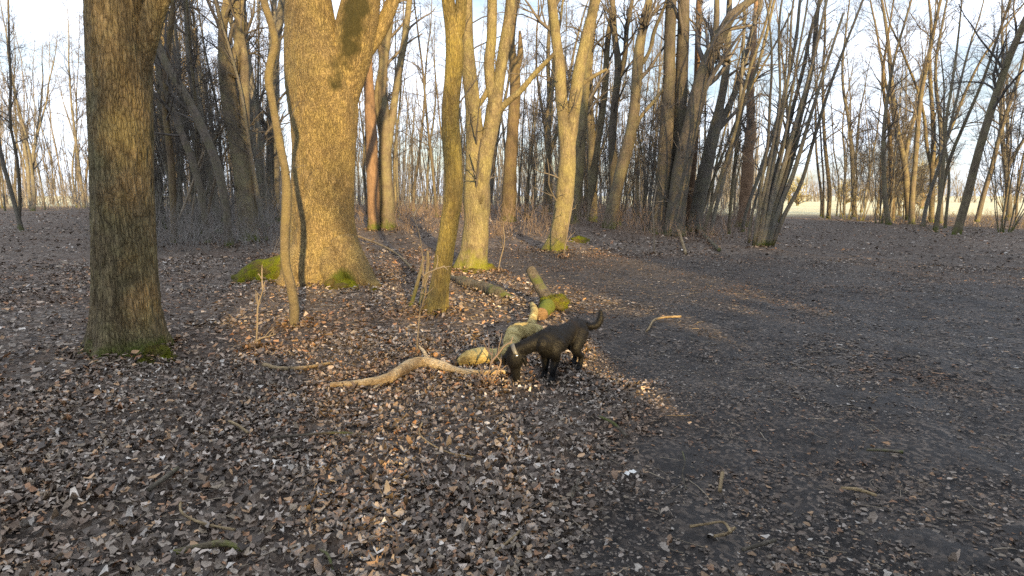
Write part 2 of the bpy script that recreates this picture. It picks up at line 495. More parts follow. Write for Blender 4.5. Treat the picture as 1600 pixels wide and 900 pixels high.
# ------------------------------------------------------------------ the ground: one sheet to the horizon
def build_ground():
    th = np.concatenate([np.linspace(-58, 58, 330, endpoint=False), np.linspace(58, 302, 60, endpoint=False)])
    th = np.radians(th)
    rr = np.concatenate([[0.02], np.geomspace(0.4, 30, 230), np.geomspace(31, 4000, 45)])
    TH, RR = np.meshgrid(th, rr)
    X = RR * np.sin(TH); Y = RR * np.cos(TH)
    Z = hgt(X, Y); pm = path_mask(X, Y)
    near = 1 - S(14, 30, RR)
    Z = Z - 0.035 * pm * near + near * pm * (0.022 * vnoise(X * 3.1 + 2, Y * 2.0) + 0.012 * np.abs(vnoise(X * 5.5, Y * 5.5))) + near * 0.012 * vnoise(X * 7, Y * 7) + near * 0.007 * vnoise(X * 17, Y * 17)
    n, k = TH.shape
    idx = np.arange(n * k).reshape(n, k); nx = np.roll(idx, -1, axis=1)
    F = np.stack([idx[:-1], idx[1:], nx[1:], nx[:-1]], -1).reshape(-1, 4)
    V = np.stack([X, Y, Z], -1).reshape(-1, 3)
    o = mesh_obj('forest_floor', V, [F], M['ground'], attrs={'path': pm.ravel(), 'field': field_mask(X, Y).ravel()})
    o['kind'] = 'structure'
    tag(o, 'forest floor of leaf litter with a dark trodden mud path')
    return o
floor = build_ground()

# ------------------------------------------------------------------ leaf litter
PAL = np.array([(0.055, 0.043, 0.034), (0.11, 0.085, 0.065), (0.17, 0.13, 0.10), (0.24, 0.20, 0.16), (0.33, 0.28, 0.235),
                (0.46, 0.42, 0.37), (0.24, 0.135, 0.075), (0.34, 0.22, 0.125), (0.20, 0.16, 0.115)])
PW = np.array([0.20, 0.21, 0.18, 0.13, 0.08, 0.025, 0.065, 0.055, 0.06])
LOBE = {2: np.array([0.62, 0.95]), 4: np.array([0.25, 0.95, 0.80, 0.35]), 6: np.array([0.16, 0.66, 0.58, 0.95, 0.78, 0.28]), 5: np.array([0.15, 0.72, 0.62, 0.95, 0.3]), 7: np.array([0.10, 0.55, 0.45, 0.85, 0.68, 0.92, 0.30]), 3: np.array([0.35, 1.0, 0.45])}

def leaves(n, stations, lo, hi):
    """n random leaf shapes around the origin, lying roughly flat: (n, stations*3, 3)"""
    k = stations
    t = np.linspace(-0.5, 0.5, k)
    L = lo + (hi - lo) * rng.uniform(0, 1, n) ** 1.5; W = L * rng.uniform(0.28, 0.42, n)
    w = LOBE[k][None, :] * W[:, None] * rng.uniform(0.75, 1.15, (n, k))
    w2 = LOBE[k][None, :] * W[:, None] * rng.uniform(0.75, 1.15, (n, k))
    x = t[None, :] * L[:, None]
    cu = rng.normal(0, 1.2, n)[:, None]; fold = rng.uniform(-0.15, 0.75, n)[:, None]; tw = rng.normal(0, 0.5, n)[:, None]
    zc = cu * x * x / L[:, None] * 1.2 + rng.normal(0, 0.05, (n, k)) * W[:, None]
    y0 = rng.normal(0, 0.5, n)[:, None] * x * x / L[:, None]
    V = np.zeros((n, k, 3, 3))
    V[:, :, 0] = np.stack([x, y0 - w, zc + fold * w - tw * x * w / L[:, None] + rng.normal(0, 0.24, (n, k)) * W[:, None]], -1)
    V[:, :, 1] = np.stack([x, y0, zc], -1)
    V[:, :, 2] = np.stack([x, y0 + w2, zc + fold * w2 + tw * x * w2 / L[:, None] + rng.normal(0, 0.24, (n, k)) * W[:, None]], -1)
    return V.reshape(n, k * 3, 3)

def rot_leaves(V, tilt):
    n = len(V)
    a = rng.uniform(0, 2 * np.pi, n); b = np.abs(rng.normal(0, tilt, n)); c = rng.uniform(0, 2 * np.pi, n)
    def rz(V, a):
        ca, sa = np.cos(a)[:, None], np.sin(a)[:, None]
        return np.stack([V[..., 0] * ca - V[..., 1] * sa, V[..., 0] * sa + V[..., 1] * ca, V[..., 2]], -1)
    V = rz(V, a)
    cb, sb = np.cos(b)[:, None], np.sin(b)[:, None]
    V = np.stack([V[..., 0], V[..., 1] * cb - V[..., 2] * sb, V[..., 1] * sb + V[..., 2] * cb], -1)
    return rz(V, c)

def leaf_faces(n, k):
    f = []
    for s in range(k - 1):
        for q in range(2):
            f.append((s * 3 + q, s * 3 + q + 1, s * 3 + q + 4, s * 3 + q + 3))
    f = np.array(f)
    return (f[None] + (np.arange(n) * k * 3)[:, None, None]).reshape(-1, 4)

def scatter(n, r0, r1, power, half=58):
    u = rng.uniform(0, 1, n)
    r = (r0 ** power + u * (r1 ** power - r0 ** power)) ** (1 / power)
    a = np.radians(rng.uniform(-half, half, n))
    return r * np.sin(a), r * np.cos(a)

def litter(name, n, st, lo, hi, r0, r1, power, tilt, sparse, lift):
    x, y = scatter(n, r0, r1, power)
    pm = path_mask(x, y)
    clump = S(-0.25, 0.55, vnoise(x * 1.1 + 30, y * 1.1) + 0.5 * vnoise(x * 3.1, y * 3.1 + 5))
    dens = (1 - pm) * (0.30 + 0.70 * clump) + pm * (sparse * (0.35 + 0.75 * clump))
    keep = (rng.uniform(0, 1, n) < dens) & (field_mask(x, y) < 0.3)
    x, y, pm = x[keep], y[keep], pm[keep]; n = len(x)
    V = leaves(n, st, lo, hi) * (1 - 0.45 * pm * rng.uniform(0.4, 1, n))[:, None, None]
    V = rot_leaves(V, tilt * 1.0) if st else V
    V[..., 2] *= (1 - 0.55 * pm)[:, None]
    z = hgt(x, y) - 0.035 * pm * (1 - S(14, 30, np.hypot(x, y))) + 0.012 + rng.uniform(0, lift, n) * (1 - 0.8 * pm)
    V = V + np.stack([x, y, z], -1)[:, None, :]
    ci = rng.choice(len(PAL), n, p=PW / PW.sum())
    c = PAL[ci] * rng.uniform(1.0, 1.8, (n, 1))
    warm = S(0.0, 0.6, vnoise(x * 0.8 + 50, y * 0.8))[:, None]
    c = c * (1 - warm * np.array([[0.0, 0.14, 0.26]]))
    c = c * (1 - 0.45 * pm[:, None])
    cols = np.ones((n, V.shape[1], 4)); cols[..., :3] = c[:, None, :]
    return V.reshape(-1, 3), leaf_faces(n, st), cols.reshape(-1, 4)

def build_litter():
    parts = [litter('a', 132000, 3, 0.014, 0.058, 1.25, 6.5, 1.5, 0.50, 0.24, 0.028),
             litter('b', 110000, 2, 0.026, 0.075, 6.0, 17, 1.25, 0.42, 0.8, 0.026),
             litter('c', 36000, 2, 0.06, 0.13, 16, 46, 1.1, 0.40, 0.9, 0.03),
             litter('d', 130000, 2, 0.010, 0.034, 1.25, 16, 1.35, 0.35, 1.7, 0.012)]
    Vs, Fs, Cs = [], [], []; k = 0
    for V, F, c in parts:
        Vs.append(V); Fs.append(F + k); Cs.append(c); k += len(V)
    o = mesh_obj('leaf_litter', np.concatenate(Vs), [np.concatenate(Fs)], M['litter'], floor, smooth=False, cols=np.concatenate(Cs))
    o['kind'] = 'stuff'
    o['label'] = 'brown and grey dead leaves covering the forest floor'
build_litter()

def build_big_leaves():
    protos = []
    V = leaves(14, 7, 0.045, 0.08)
    for i in range(14):
        o = mesh_obj('fallen_leaf', V[i], [leaf_faces(1, 7)], M['leaf'], floor, smooth=False)
        protos.append(o)
    for i in range(300):
        while True:
            x, y = [float(a[0]) for a in scatter(1, 1.55, 3.6, 1.3, 46)]
            if rng.uniform() > 0.82 * float(path_mask(np.array([x]), np.array([y]))[0]): break
        o = protos[i] if i < 14 else protos[i % 14].copy()
        if i >= 14: C.objects.link(o)
        pm = float(path_mask(np.array([x]), np.array([y]))[0])
        o.location = (x, y, float(hgt(x, y)) + 0.028 + random.uniform(0, 0.02) - 0.035 * pm)
        o.rotation_euler = (random.gauss(0, 0.22), random.gauss(0, 0.22), random.uniform(0, 6.28))
        s = random.uniform(0.75, 1.05); o.scale = (s, s, s)
build_big_leaves()

# ------------------------------------------------------------------ trees traced from the photograph, each at the distance of its own foot
def px_stem(pts, Y):
    P, Rr = [], []
    for p in pts:
        px, py, w = p[:3]; dY = p[3] if len(p) > 3 else 0.0
        d = ray(px, py); t = (Y + dY) / d[1]
        P.append(np.array([0, 0, EYE]) + d * t); Rr.append(0.5 * w / FPX * t)
    return np.array(P), np.array(Rr)

def extend_up(P, Rr, H, end_r, wob=0.10):
    """carry a stem that leaves the picture on to height H"""
    d = norm(P[-1] - P[-2]); d = norm(d + np.array([0, 0, 0.35]))
    pts, rr = [p for p in P], [r for r in Rr]
    cur = pts[-1].copy(); z0 = cur[2]; r0 = rr[-1]; n = 7
    if H <= z0 + 0.5: return P, Rr
    for k in range(1, n + 1):
        d = norm(d + rng.normal(size=3) * wob + np.array([0, 0, 0.06]))
        cur = cur + d * (H - z0) / n / max(d[2], 0.5)
        pts.append(cur.copy()); rr.append(r0 + (end_r - r0) * k / n)
    return np.array(pts), np.array(rr)

def trunk_mod(base_z, r_base, flare=0.5, lobes=5, fiss=0.05, lump=0.07, seed=0, fl_h=0.35, fscale=9.0, fst=0.22):
    ph = seed * 1.7
    def f(th, p):
        h = p[..., 2] - base_z
        fl = flare * np.exp(-np.maximum(h, 0) / fl_h) * (0.55 + 0.45 * np.cos(lobes * th + ph + 0.8 * np.sin(2 * th + ph)))
        lm = lump * vnoise(p[..., 0] * 2.2 + seed, p[..., 1] * 2.2, p[..., 2] * 1.1) + 0.5 * lump * vnoise(p[..., 0] * 6 + seed, p[..., 1] * 6, p[..., 2] * 3)
        fs = fiss * (1 - 2.2 * np.abs(vnoise(p[..., 0] * fscale, p[..., 1] * fscale, p[..., 2] * fscale * fst + seed)))
        return 1 + fl + lm + fs
    return f

def crown_from(mb, stems, spec):
    """spec: list of levels (n, t0, t1, ang, L, K, up, wob, rf, sides)"""
    for (P, Rr) in stems:
        cur = (P[None], Rr[None])
        for (n, t0, t1, ang, L, K, up, wob, rf, sides, rmin) in spec:
            cur = grow(cur[0], cur[1], n, t0, t1, ang, L, K, up, wob, rf, rmin)
            tubes(mb, cur[0], cur[1], sides)

def hero(name, label, stems, mat, H=12.0, cat='tree', group=None, sides=20, rings=70, flare=0.4, fiss=0.04, lump=0.07, crown=(10, 7, 3, 0),
         crown_t=(0.45, 0.98), twig='twig', Y=None, low=0, low_len=1.2, blen=2.2, fl_h=0.35, lobes=5, seed=1, shift=True, limb_names=None, crown_stems=None, fscale=9.0, fst=0.22, end_r=0.03, limbs_up=True):
    g = ground_at(stems[0][0][0], stems[0][0][1])
    Y0 = g[1] if Y is None else Y
    if shift and Y is None:
        Y0 = Y0 + 0.5 * stems[0][0][2] / FPX * Y0 * 0.8
    base = np.array([at(stems[0][0][0], stems[0][0][1], Y0)[0], Y0, 0]); base[2] = float(hgt(base[0], base[1]))
    root = empty(name, base); tag(root, label, cat, group)
    if Y0 < 24: FEET.append((base[0], base[1], 0.5 * stems[0][0][2] / FPX * Y0 * (1 + flare * 0.7)))
    built = []
    for k, st in enumerate(stems):
        P, Rr = px_stem(st, Y0)
        if k == 0:
            P = np.vstack([[P[0][0], P[0][1], base[2] - 0.25], [P[0][0], P[0][1], base[2] - 0.02], P[1:]]); Rr = np.concatenate([[Rr[0] * 1.12, Rr[0]], Rr[1:]])
        if st[-1][1] <= 15 and limbs_up:
            P, Rr = extend_up(P, Rr, H * random.uniform(0.85, 1.05), end_r)
        n = rings if k == 0 else max(18, rings // 2)
        P, Rr = resample(P, Rr, n, 1.7 if (sides >= 90 and k == 0) else 1.0)
        mb = MB()
        if k == 0:
            tube(mb, P, Rr, sides, trunk_mod(base[2], Rr[0], flare, lobes, fiss, lump, seed, fl_h, fscale, fst))
        else:
            tube(mb, P, Rr, max(8, int(sides * 0.7)), trunk_mod(-99, 1, 0, 5, fiss, lump, seed + k, 0.3, fscale, fst))
        mb.build('trunk' if k == 0 else 'limb', mat, root, base)
        built.append((P, Rr))
    mb = MB()
    a, b_, c_, d_ = crown
    spec = []
    if a: spec.append((a, crown_t[0], crown_t[1], (0.5, 1.15), (blen, blen * 0.4), 7, 0.25, 0.28, 0.42, 5, 0.012))
    if b_: spec.append((b_, 0.2, 0.98, (0.4, 1.0), (blen * 0.45, blen * 0.22), 5, 0.12, 0.3, 0.5, 4, 0.006))
    if c_: spec.append((c_, 0.2, 1.0, (0.4, 1.0), (blen * 0.26, blen * 0.14), 3, 0.06, 0.3, 0.55, 3, 0.0035))
    if d_: spec.append((d_, 0.2, 1.0, (0.4, 1.0), (blen * 0.12, blen * 0.07), 3, 0.04, 0.3, 0.6, 3, 0.0025))
    cs = [built[i] for i in crown_stems] if crown_stems else built
    if spec: crown_from(mb, cs, spec)
    if low:
        crown_from(mb, [built[0]], [(low, 0.08, 0.5, (0.7, 1.4), (low_len, low_len * 0.7), 6, 0.05, 0.3, 0.12, 4, 0.006), (5, 0.2, 1.0, (0.4, 1.0), (low_len * 0.4, low_len * 0.2), 4, 0.05, 0.3, 0.6, 3, 0.003)])
    if mb.n:
        mb.build('crown', M[twig], root, base)
    return root, base, built, Y0

FEET, LOGS = [], []
def moss_lump(root, base, ctr, rx, ry, rz, seed, name='moss'):
    """uneven cushion of moss"""
    nu, nv = 34, 18
    u = np.linspace(0, 2 * np.pi, nu, endpoint=False); v = np.linspace(-0.35 * np.pi, 0.5 * np.pi, nv)
    U, Vv = np.meshgrid(u, v)
    d = np.stack([np.cos(U) * np.cos(Vv), np.sin(U) * np.cos(Vv), np.sin(Vv)], -1)
    f = 1 + 0.28 * vnoise(d[..., 0] * 2.2 + seed, d[..., 1] * 2.2, d[..., 2] * 2.2) + 0.10 * vnoise(d[..., 0] * 7, d[..., 1] * 7 + seed, d[..., 2] * 7) + 0.05 * rng.normal(size=U.shape)
    Pn = d * f[..., None] * np.array([rx, ry, rz]) + np.asarray(ctr)
    idx = np.arange(nu * nv).reshape(nv, nu); nx = np.roll(idx, -1, 1)
    F = np.stack([idx[:-1], nx[:-1], nx[1:], idx[1:]], -1).reshape(-1, 4)
    V = Pn.reshape(-1, 3)
    # short shoots so the cushion has a soft outline
    n = 900
    k = rng.integers(0, len(V), n); p0 = V[k]; dd = norm(d.reshape(-1, 3)[k] + rng.normal(size=(n, 3)) * 0.5)
    ln = rng.uniform(0.012, 0.03, n)[:, None]
    side = norm(np.cross(dd, rng.normal(size=(n, 3)))) * 0.004
    tri = np.stack([p0 - side, p0 + side, p0 + dd * ln], 1).reshape(-1, 3)
    o = mesh_obj(name, np.concatenate([V, tri]) - base, [F, np.arange(n * 3).reshape(-1, 3) + len(V)], M['moss'], root)
    return o

# bark kinds of the near trees
M['oak_left'] = bark('furrowed_oak_bark', (0.12, 0.09, 0.05), (0.32, 0.245, 0.135), (0.27, 0.235, 0.11), 0.35, cell=38, stretch=0.26, crack=0.85, moss_h=0.22, bump=1.0, vary=0.02)
M['lichen'] = bark('lichen_bark', (0.09, 0.07, 0.03), (0.27, 0.205, 0.085), (0.33, 0.265, 0.075), 0.5, cell=34, stretch=0.4, crack=0.55, moss_h=0.0, bump=0.8, vary=0.02, blotch=(0.13, 0.11, 0.05))
M['pale'] = bark('smooth_pale_bark', (0.10, 0.08, 0.052), (0.33, 0.27, 0.165), (0.28, 0.25, 0.11), 0.5, cell=30, stretch=0.5, crack=0.5, moss_h=0.6, moss=(0.20, 0.21, 0.02), bump=0.8, vary=0.04, blotch=(0.12, 0.10, 0.07))
M['sapling'] = bark('ringed_sapling_bark', (0.08, 0.066, 0.045), (0.22, 0.175, 0.11), (0.21, 0.175, 0.08), 0.4, cell=30, stretch=1.6, crack=0.3, bump=0.5, vary=0.02)
M['dark'] = bark('dark_bark', (0.07, 0.06, 0.05), (0.20, 0.168, 0.135), (0.15, 0.14, 0.08), 0.3, cell=24, crack=0.5, moss_h=0.3, vary=0.1)
M['mid'] = bark('greybrown_bark', (0.075, 0.062, 0.046), (0.23, 0.185, 0.13), (0.22, 0.20, 0.11), 0.4, cell=26, crack=0.35, moss_h=0.45, vary=0.1)

# great oak
def great_oak():
    foot = ground_at(513, 446)
    Y = foot[1] + 0.62
    cp = at(532, 75, Y - 0.55)
    base = np.array([at(513, 446, Y)[0], Y, 0]); base[2] = float(hgt(base[0], base[1]))
    pl = tuple(cp - base)
    pl2 = tuple(at(515, 130, Y - 0.5) - base)
    cp3 = tuple(at(540, 22, Y - 0.3) - base)
    b3 = tuple(at(535, 440, Y - 0.75) - base)
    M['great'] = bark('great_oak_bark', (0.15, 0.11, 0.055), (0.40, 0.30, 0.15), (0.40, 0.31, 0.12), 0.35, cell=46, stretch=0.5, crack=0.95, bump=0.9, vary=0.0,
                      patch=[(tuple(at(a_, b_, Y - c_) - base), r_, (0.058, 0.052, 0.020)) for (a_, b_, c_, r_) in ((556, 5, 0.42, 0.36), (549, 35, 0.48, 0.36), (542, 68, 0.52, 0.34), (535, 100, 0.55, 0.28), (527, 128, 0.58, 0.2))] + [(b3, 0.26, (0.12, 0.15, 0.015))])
    stems = [[(513, 446, 118), (512, 420, 112), (507, 380, 98), (504, 330, 93), (505, 280, 92), (506, 230, 94), (506, 180, 101), (502, 130, 104), (493, 80, 93), (486, 40, 78), (482, 0, 70), (477, -60, 66)],
             [(524, 190, 50), (533, 150, 56), (543, 110, 62), (552, 70, 64), (559, 35, 63), (565, 0, 58), (575, -50, 52)],
             [(560, 95, 24), (583, 66, 22, 0.1), (600, 35, 22, 0.2), (614, 0, 20, 0.3)]]
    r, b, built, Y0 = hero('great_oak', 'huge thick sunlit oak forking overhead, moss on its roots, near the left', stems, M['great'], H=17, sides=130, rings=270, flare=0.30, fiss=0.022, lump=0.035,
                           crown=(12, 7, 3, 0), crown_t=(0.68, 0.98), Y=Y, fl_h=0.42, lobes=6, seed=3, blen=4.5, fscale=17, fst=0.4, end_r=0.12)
    # buttress roots
    def root_part(pts, Yr, name, mat):
        P, Rr = [], []
        for (px, py, w, dy) in pts:
            g = at(px, py, Yr + dy); P.append(g); Rr.append(0.5 * w / FPX * (Yr + dy))
        P, Rr = resample(P, Rr, 24)
        mb = MB(); tube(mb, P, Rr, 22, trunk_mod(-9, 1, 0, 4, 0.05, 0.18, len(pts) + pts[0][0]))
        mb.build(name, mat, r, b)
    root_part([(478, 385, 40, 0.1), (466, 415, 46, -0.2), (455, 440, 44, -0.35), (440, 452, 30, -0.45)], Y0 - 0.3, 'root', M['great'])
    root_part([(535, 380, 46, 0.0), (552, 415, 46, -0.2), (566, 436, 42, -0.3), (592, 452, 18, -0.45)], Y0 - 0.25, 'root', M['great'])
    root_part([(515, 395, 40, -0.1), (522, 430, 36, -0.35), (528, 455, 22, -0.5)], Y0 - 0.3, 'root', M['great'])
    root_part([(462, 418, 52, 0.1), (430, 428, 46, 0.1), (402, 434, 44, 0.0), (382, 444, 34, -0.05), (364, 456, 14, -0.1)], Y0 - 0.1, 'mossy_root', M['moss'])
    for (px, py, dy, rx, rz, s) in ((400, 432, -0.15, 0.42, 0.20, 1), (428, 430, -0.2, 0.3, 0.19, 5), (540, 446, -0.9, 0.26, 0.13, 2), (522, 440, -0.85, 0.16, 0.14, 3), (586, 466, -1.15, 0.10, 0.05, 4)):
        c = at(px, py, Y0 + dy); c[2] = max(float(hgt(c[0], c[1])) - 0.02, c[2] - 0.1) if s in (1, 5) else float(hgt(c[0], c[1]))
        moss_lump(r, b, c, rx, rx * 0.7, rz, s)
great_oak()

# left edge oak
r, b, built, Y0 = hero('oak_tree', 'furrowed oak trunk at the left edge, closest to the viewer, moss at its foot',
     [[(200, 556, 96), (199, 520, 92), (196, 440, 86), (193, 350, 82), (190, 260, 82), (188, 170, 84), (186, 80, 86), (182, 0, 82), (180, -60, 80)],
      [(205, 130, 40), (226, 70, 34), (240, 20, 32), (252, -10, 30), (275, -70, 26)]], M['oak_left'], H=14, sides=104, rings=240, flare=0.42, fiss=0.045, lump=0.03, crown=(9, 6, 3, 0), crown_t=(0.68, 0.98), fl_h=0.26, seed=5, blen=3.2, fscale=26, fst=0.25, end_r=0.08)
for (px, py, rx, rz, s) in ((246, 552, 0.13, 0.10, 7), (228, 566, 0.08, 0.06, 8), (262, 559, 0.09, 0.045, 9)):
    c = ground_at(px, py + 4); moss_lump(r, b, c, rx, rx * 0.8, rz, s)

hero('crooked_sapling', 'thin crooked sapling standing just in front of the huge oak',
     [[(459, 512, 13), (460, 480, 13), (455, 450, 14), (446, 410, 14), (445, 370, 14), (448, 320, 15), (446, 270, 13), (438, 230, 13), (431, 190, 12), (425, 155, 12), (420, 125, 13), (424, 95, 12), (430, 68, 11), (424, 38, 11), (414, 8, 11)]],
     M['sapling'], H=7, sides=16, rings=110, flare=0.15, lump=0.10, fiss=0.05, crown=(12, 5, 3, 0), crown_t=(0.62, 0.98), low=3, low_len=0.6, blen=0.9, seed=2)

r, b, built, Y0 = hero('lichened_tree', 'slender tree yellow with lichen in the middle, forking at the top of the picture',
     [[(681, 490, 33), (686, 455, 31), (694, 400, 30), (703, 345, 29), (709, 300, 28), (709, 260, 28), (705, 215, 29), (704, 170, 28), (708, 120, 27), (711, 80, 28), (706, 40, 22), (700, 0, 19), (697, -40, 18)],
      [(711, 75, 18), (718, 40, 20), (721, 0, 18), (725, -40, 17)]], M['lichen'], H=11, sides=36, rings=120, flare=0.6, fiss=0.03, lump=0.08, crown=(9, 6, 3, 0), crown_t=(0.5, 0.98), low=3, low_len=1.0, fl_h=0.14, lobes=7, seed=8, blen=2.2)
# dark dead stems leaning on its foot
for k, (pts, lab) in enumerate(([[(640, 478, 7), (650, 450, 6), (658, 420, 5), (662, 400, 3)], 'dead stub leaning left of the lichened tree'],
                               [[(655, 480, 7), (662, 445, 6), (669, 410, 5), (668, 392, 3)], 'upright dead stub touching the foot of the lichened tree'])):
    P, Rr = px_stem(pts, ground_at(pts[0][0], pts[0][1])[1]); bb = P[0].copy()
    P[0][2] -= 0.06
    P, Rr = resample(P, Rr, 14); mb = MB(); tube(mb, P, Rr, 9, trunk_mod(-9, 1, 0, 5, 0.1, 0.2, k))
    o = mb.build('dead_stub', M['mid'], None, bb); o.location = bb; tag(o, lab, 'branch')

r, b, built, Y0 = hero('twin_stem_tree', 'pale twin-stemmed tree with bright moss at its foot, right of the lichened tree',
     [[(738, 425, 46), (741, 400, 42), (745, 350, 40), (746, 300, 40), (744, 250, 32), (742, 210, 27), (738, 160, 23), (733, 110, 22), (729, 60, 21), (728, 0, 20), (724, -50, 19)],
      [(746, 320, 26, -0.1), (751, 280, 28, -0.12), (758, 240, 27, -0.1), (766, 205, 25), (772, 170, 25), (777, 140, 19), (783, 105, 18), (789, 65, 17), (796, 20, 15), (799, -20, 14)],
      [(772, 165, 15), (766, 130, 16), (764, 100, 16), (768, 60, 16), (769, 0, 15), (770, -30, 14)],
      [(772, 180, 12), (790, 162, 10, -0.1), (812, 143, 9, -0.2), (835, 116, 8, -0.3), (866, 84, 6, -0.4)],
      [(742, 172, 9), (752, 158, 8), (764, 140, 9)]],
     M['pale'], H=14, sides=36, rings=110, flare=0.45, fiss=0.025, lump=0.08, crown=(9, 6, 3, 0), crown_t=(0.5, 0.98), seed=9, blen=2.8, crown_stems=[0, 1, 2], fl_h=0.3, low=5, low_len=1.5)
for (px, py, rx, rz, s) in ((757, 424, 0.30, 0.17, 11), (722, 424, 0.16, 0.14, 12), (738, 428, 0.2, 0.10, 13)):
    c = ground_at(px, py); c[1] += 0.1; moss_lump(r, b, c, rx, rx * 0.6, rz, s)

hero('snag_tree', 'dark trunk with a broken clawed top, right behind the pale twin-stemmed tree',
     [[(794, 338, 23), (796, 300, 22), (798, 250, 20), (802, 190, 18), (805, 140, 17), (804, 105, 15), (799, 75, 12), (802, 40, 9), (806, 14, 7)],
      [(806, 112, 11), (812, 92, 10), (813, 65, 7), (812, 48, 4)]], M['brown'], Y=26, H=12, sides=18, rings=60, flare=0.25, crown=(0, 0, 0, 0), seed=4)

hero('orange_barked_tree', 'slim tree with orange-brown lit bark and green foot, just right of the huge oak',
     [[(584, 356, 19), (584, 320, 19), (582, 260, 18), (580, 200, 17), (577, 150, 16), (575, 95, 14), (580, 40, 12), (584, 0, 11)]], M['leaf_red'], Y=22, H=13, sides=18, rings=60, flare=0.25, crown=(12, 6, 3, 0), crown_t=(0.35, 0.98), seed=6, blen=2.2)
hero('grey_forked_tree', 'grey split-barked tree with upright limbs, beside the orange-barked tree',
     [[(605, 350, 25), (604, 310, 24), (601, 260, 20), (603, 200, 18), (598, 150, 14), (600, 90, 14), (608, 40, 12), (612, 0, 11)],
      [(602, 260, 12), (612, 190, 11), (622, 120, 11), (634, 50, 10), (640, 0, 9)],
      [(598, 215, 9), (588, 150, 8), (596, 100, 8), (590, 40, 8), (588, 0, 7)]], M['mid'], Y=22.5, H=13, sides=18, rings=60, flare=0.35, crown=(10, 6, 3, 0), crown_t=(0.35, 0.98), seed=7, blen=2.2)

r, b, built, Y0 = hero('v_forked_tree', 'tree splitting into a narrow V, mossy foot at the far edge of the path',
     [[(866, 394, 30), (870, 375, 25), (879, 330, 27), (884, 280, 27), (886, 235, 26), (881, 190, 20), (876, 140, 18), (874, 100, 18), (868, 55, 16), (862, 0, 14), (858, -30, 13)],
      [(886, 250, 22), (892, 205, 21), (898, 160, 20), (905, 110, 18), (916, 60, 17), (931, 0, 16), (938, -30, 15)],
      [(898, 150, 8), (912, 130, 7), (930, 118, 6), (948, 108, 4)]],
     M['pale'], H=14, sides=24, rings=90, flare=0.55, lump=0.08, crown=(12, 7, 3, 0), crown_t=(0.38, 0.98), low=8, low_len=1.9, seed=12, blen=2.8, fl_h=0.35, crown_stems=[0, 1])
c = ground_at(872, 394); moss_lump(r, b, c + np.array([0, 0.15, 0]), 0.24, 0.2, 0.28, 14)
c = ground_at(904, 378); 
o = moss_lump(None, np.zeros(3), c, 0.32, 0.24, 0.17, 15, 'mossy_stump'); tag(o, 'low dark mossy stump in the leaves right of the V-forked tree', 'stump')

hero('bright_leaning_tree', 'tree with a bright sunlit lower trunk directly behind the V-forked tree',
     [[(896, 338, 18), (901, 290, 18), (906, 240, 16), (912, 170, 13), (918, 100, 11), (922, 40, 9), (925, 0, 8)]], M['pale'], Y=25, H=12, sides=16, rings=50, crown=(11, 6, 3, 0), crown_t=(0.35, 0.98), low=6, low_len=1.6, seed=13, blen=2.0)
hero('paired_limb_tree', 'thin tree parting into two near-parallel limbs, right of the V-forked tree',
     [[(926, 322, 17), (926, 270, 15), (924, 220, 12), (922, 160, 11), (921, 110, 10), (926, 50, 9), (930, 0, 8)],
      [(927, 280, 12), (932, 230, 12), (940, 180, 11), (946, 130, 10), (949, 70, 9), (958, 0, 7)]], M['mid'], Y=27, H=12, sides=16, rings=50, crown=(11, 6, 3, 0), crown_t=(0.3, 0.98), low=6, low_len=1.6, seed=14, blen=2.0)
hero('slim_upright_tree', 'dark slim upright tree with ascending limbs between the paired-limb and tilted trees',
     [[(962, 340, 15), (960, 280, 14), (957, 220, 13), (961, 160, 12), (966, 110, 11), (960, 50, 9), (956, 0, 8)],
      [(964, 135, 8), (976, 90, 8), (980, 40, 7), (988, 0, 6)]], M['dark'], Y=26, H=12, sides=14, rings=50, crown=(12, 6, 3, 0), crown_t=(0.3, 0.98), low=6, low_len=1.6, seed=15, blen=2.2)
hero('tilted_tree', 'grey tree tilted to the right with an orange sunlit patch low on its trunk',
     [[(950, 366, 19), (958, 320, 18), (968, 275, 18), (980, 232, 18), (989, 190, 18), (993, 150, 16), (996, 110, 17), (1000, 70, 15), (1008, 30, 13), (1014, 0, 12)],
      [(990, 205, 7), (1003, 180, 6), (1020, 160, 6), (1040, 135, 4)],
      [(997, 108, 7), (1014, 82, 6), (1022, 50, 6), (1034, 20, 5), (1042, 0, 5)]], M['mid'], Y=24, H=13, sides=18, rings=60, crown=(11, 6, 3, 0), crown_t=(0.4, 0.98), low=6, low_len=1.6, seed=16, blen=2.4, crown_stems=[0])

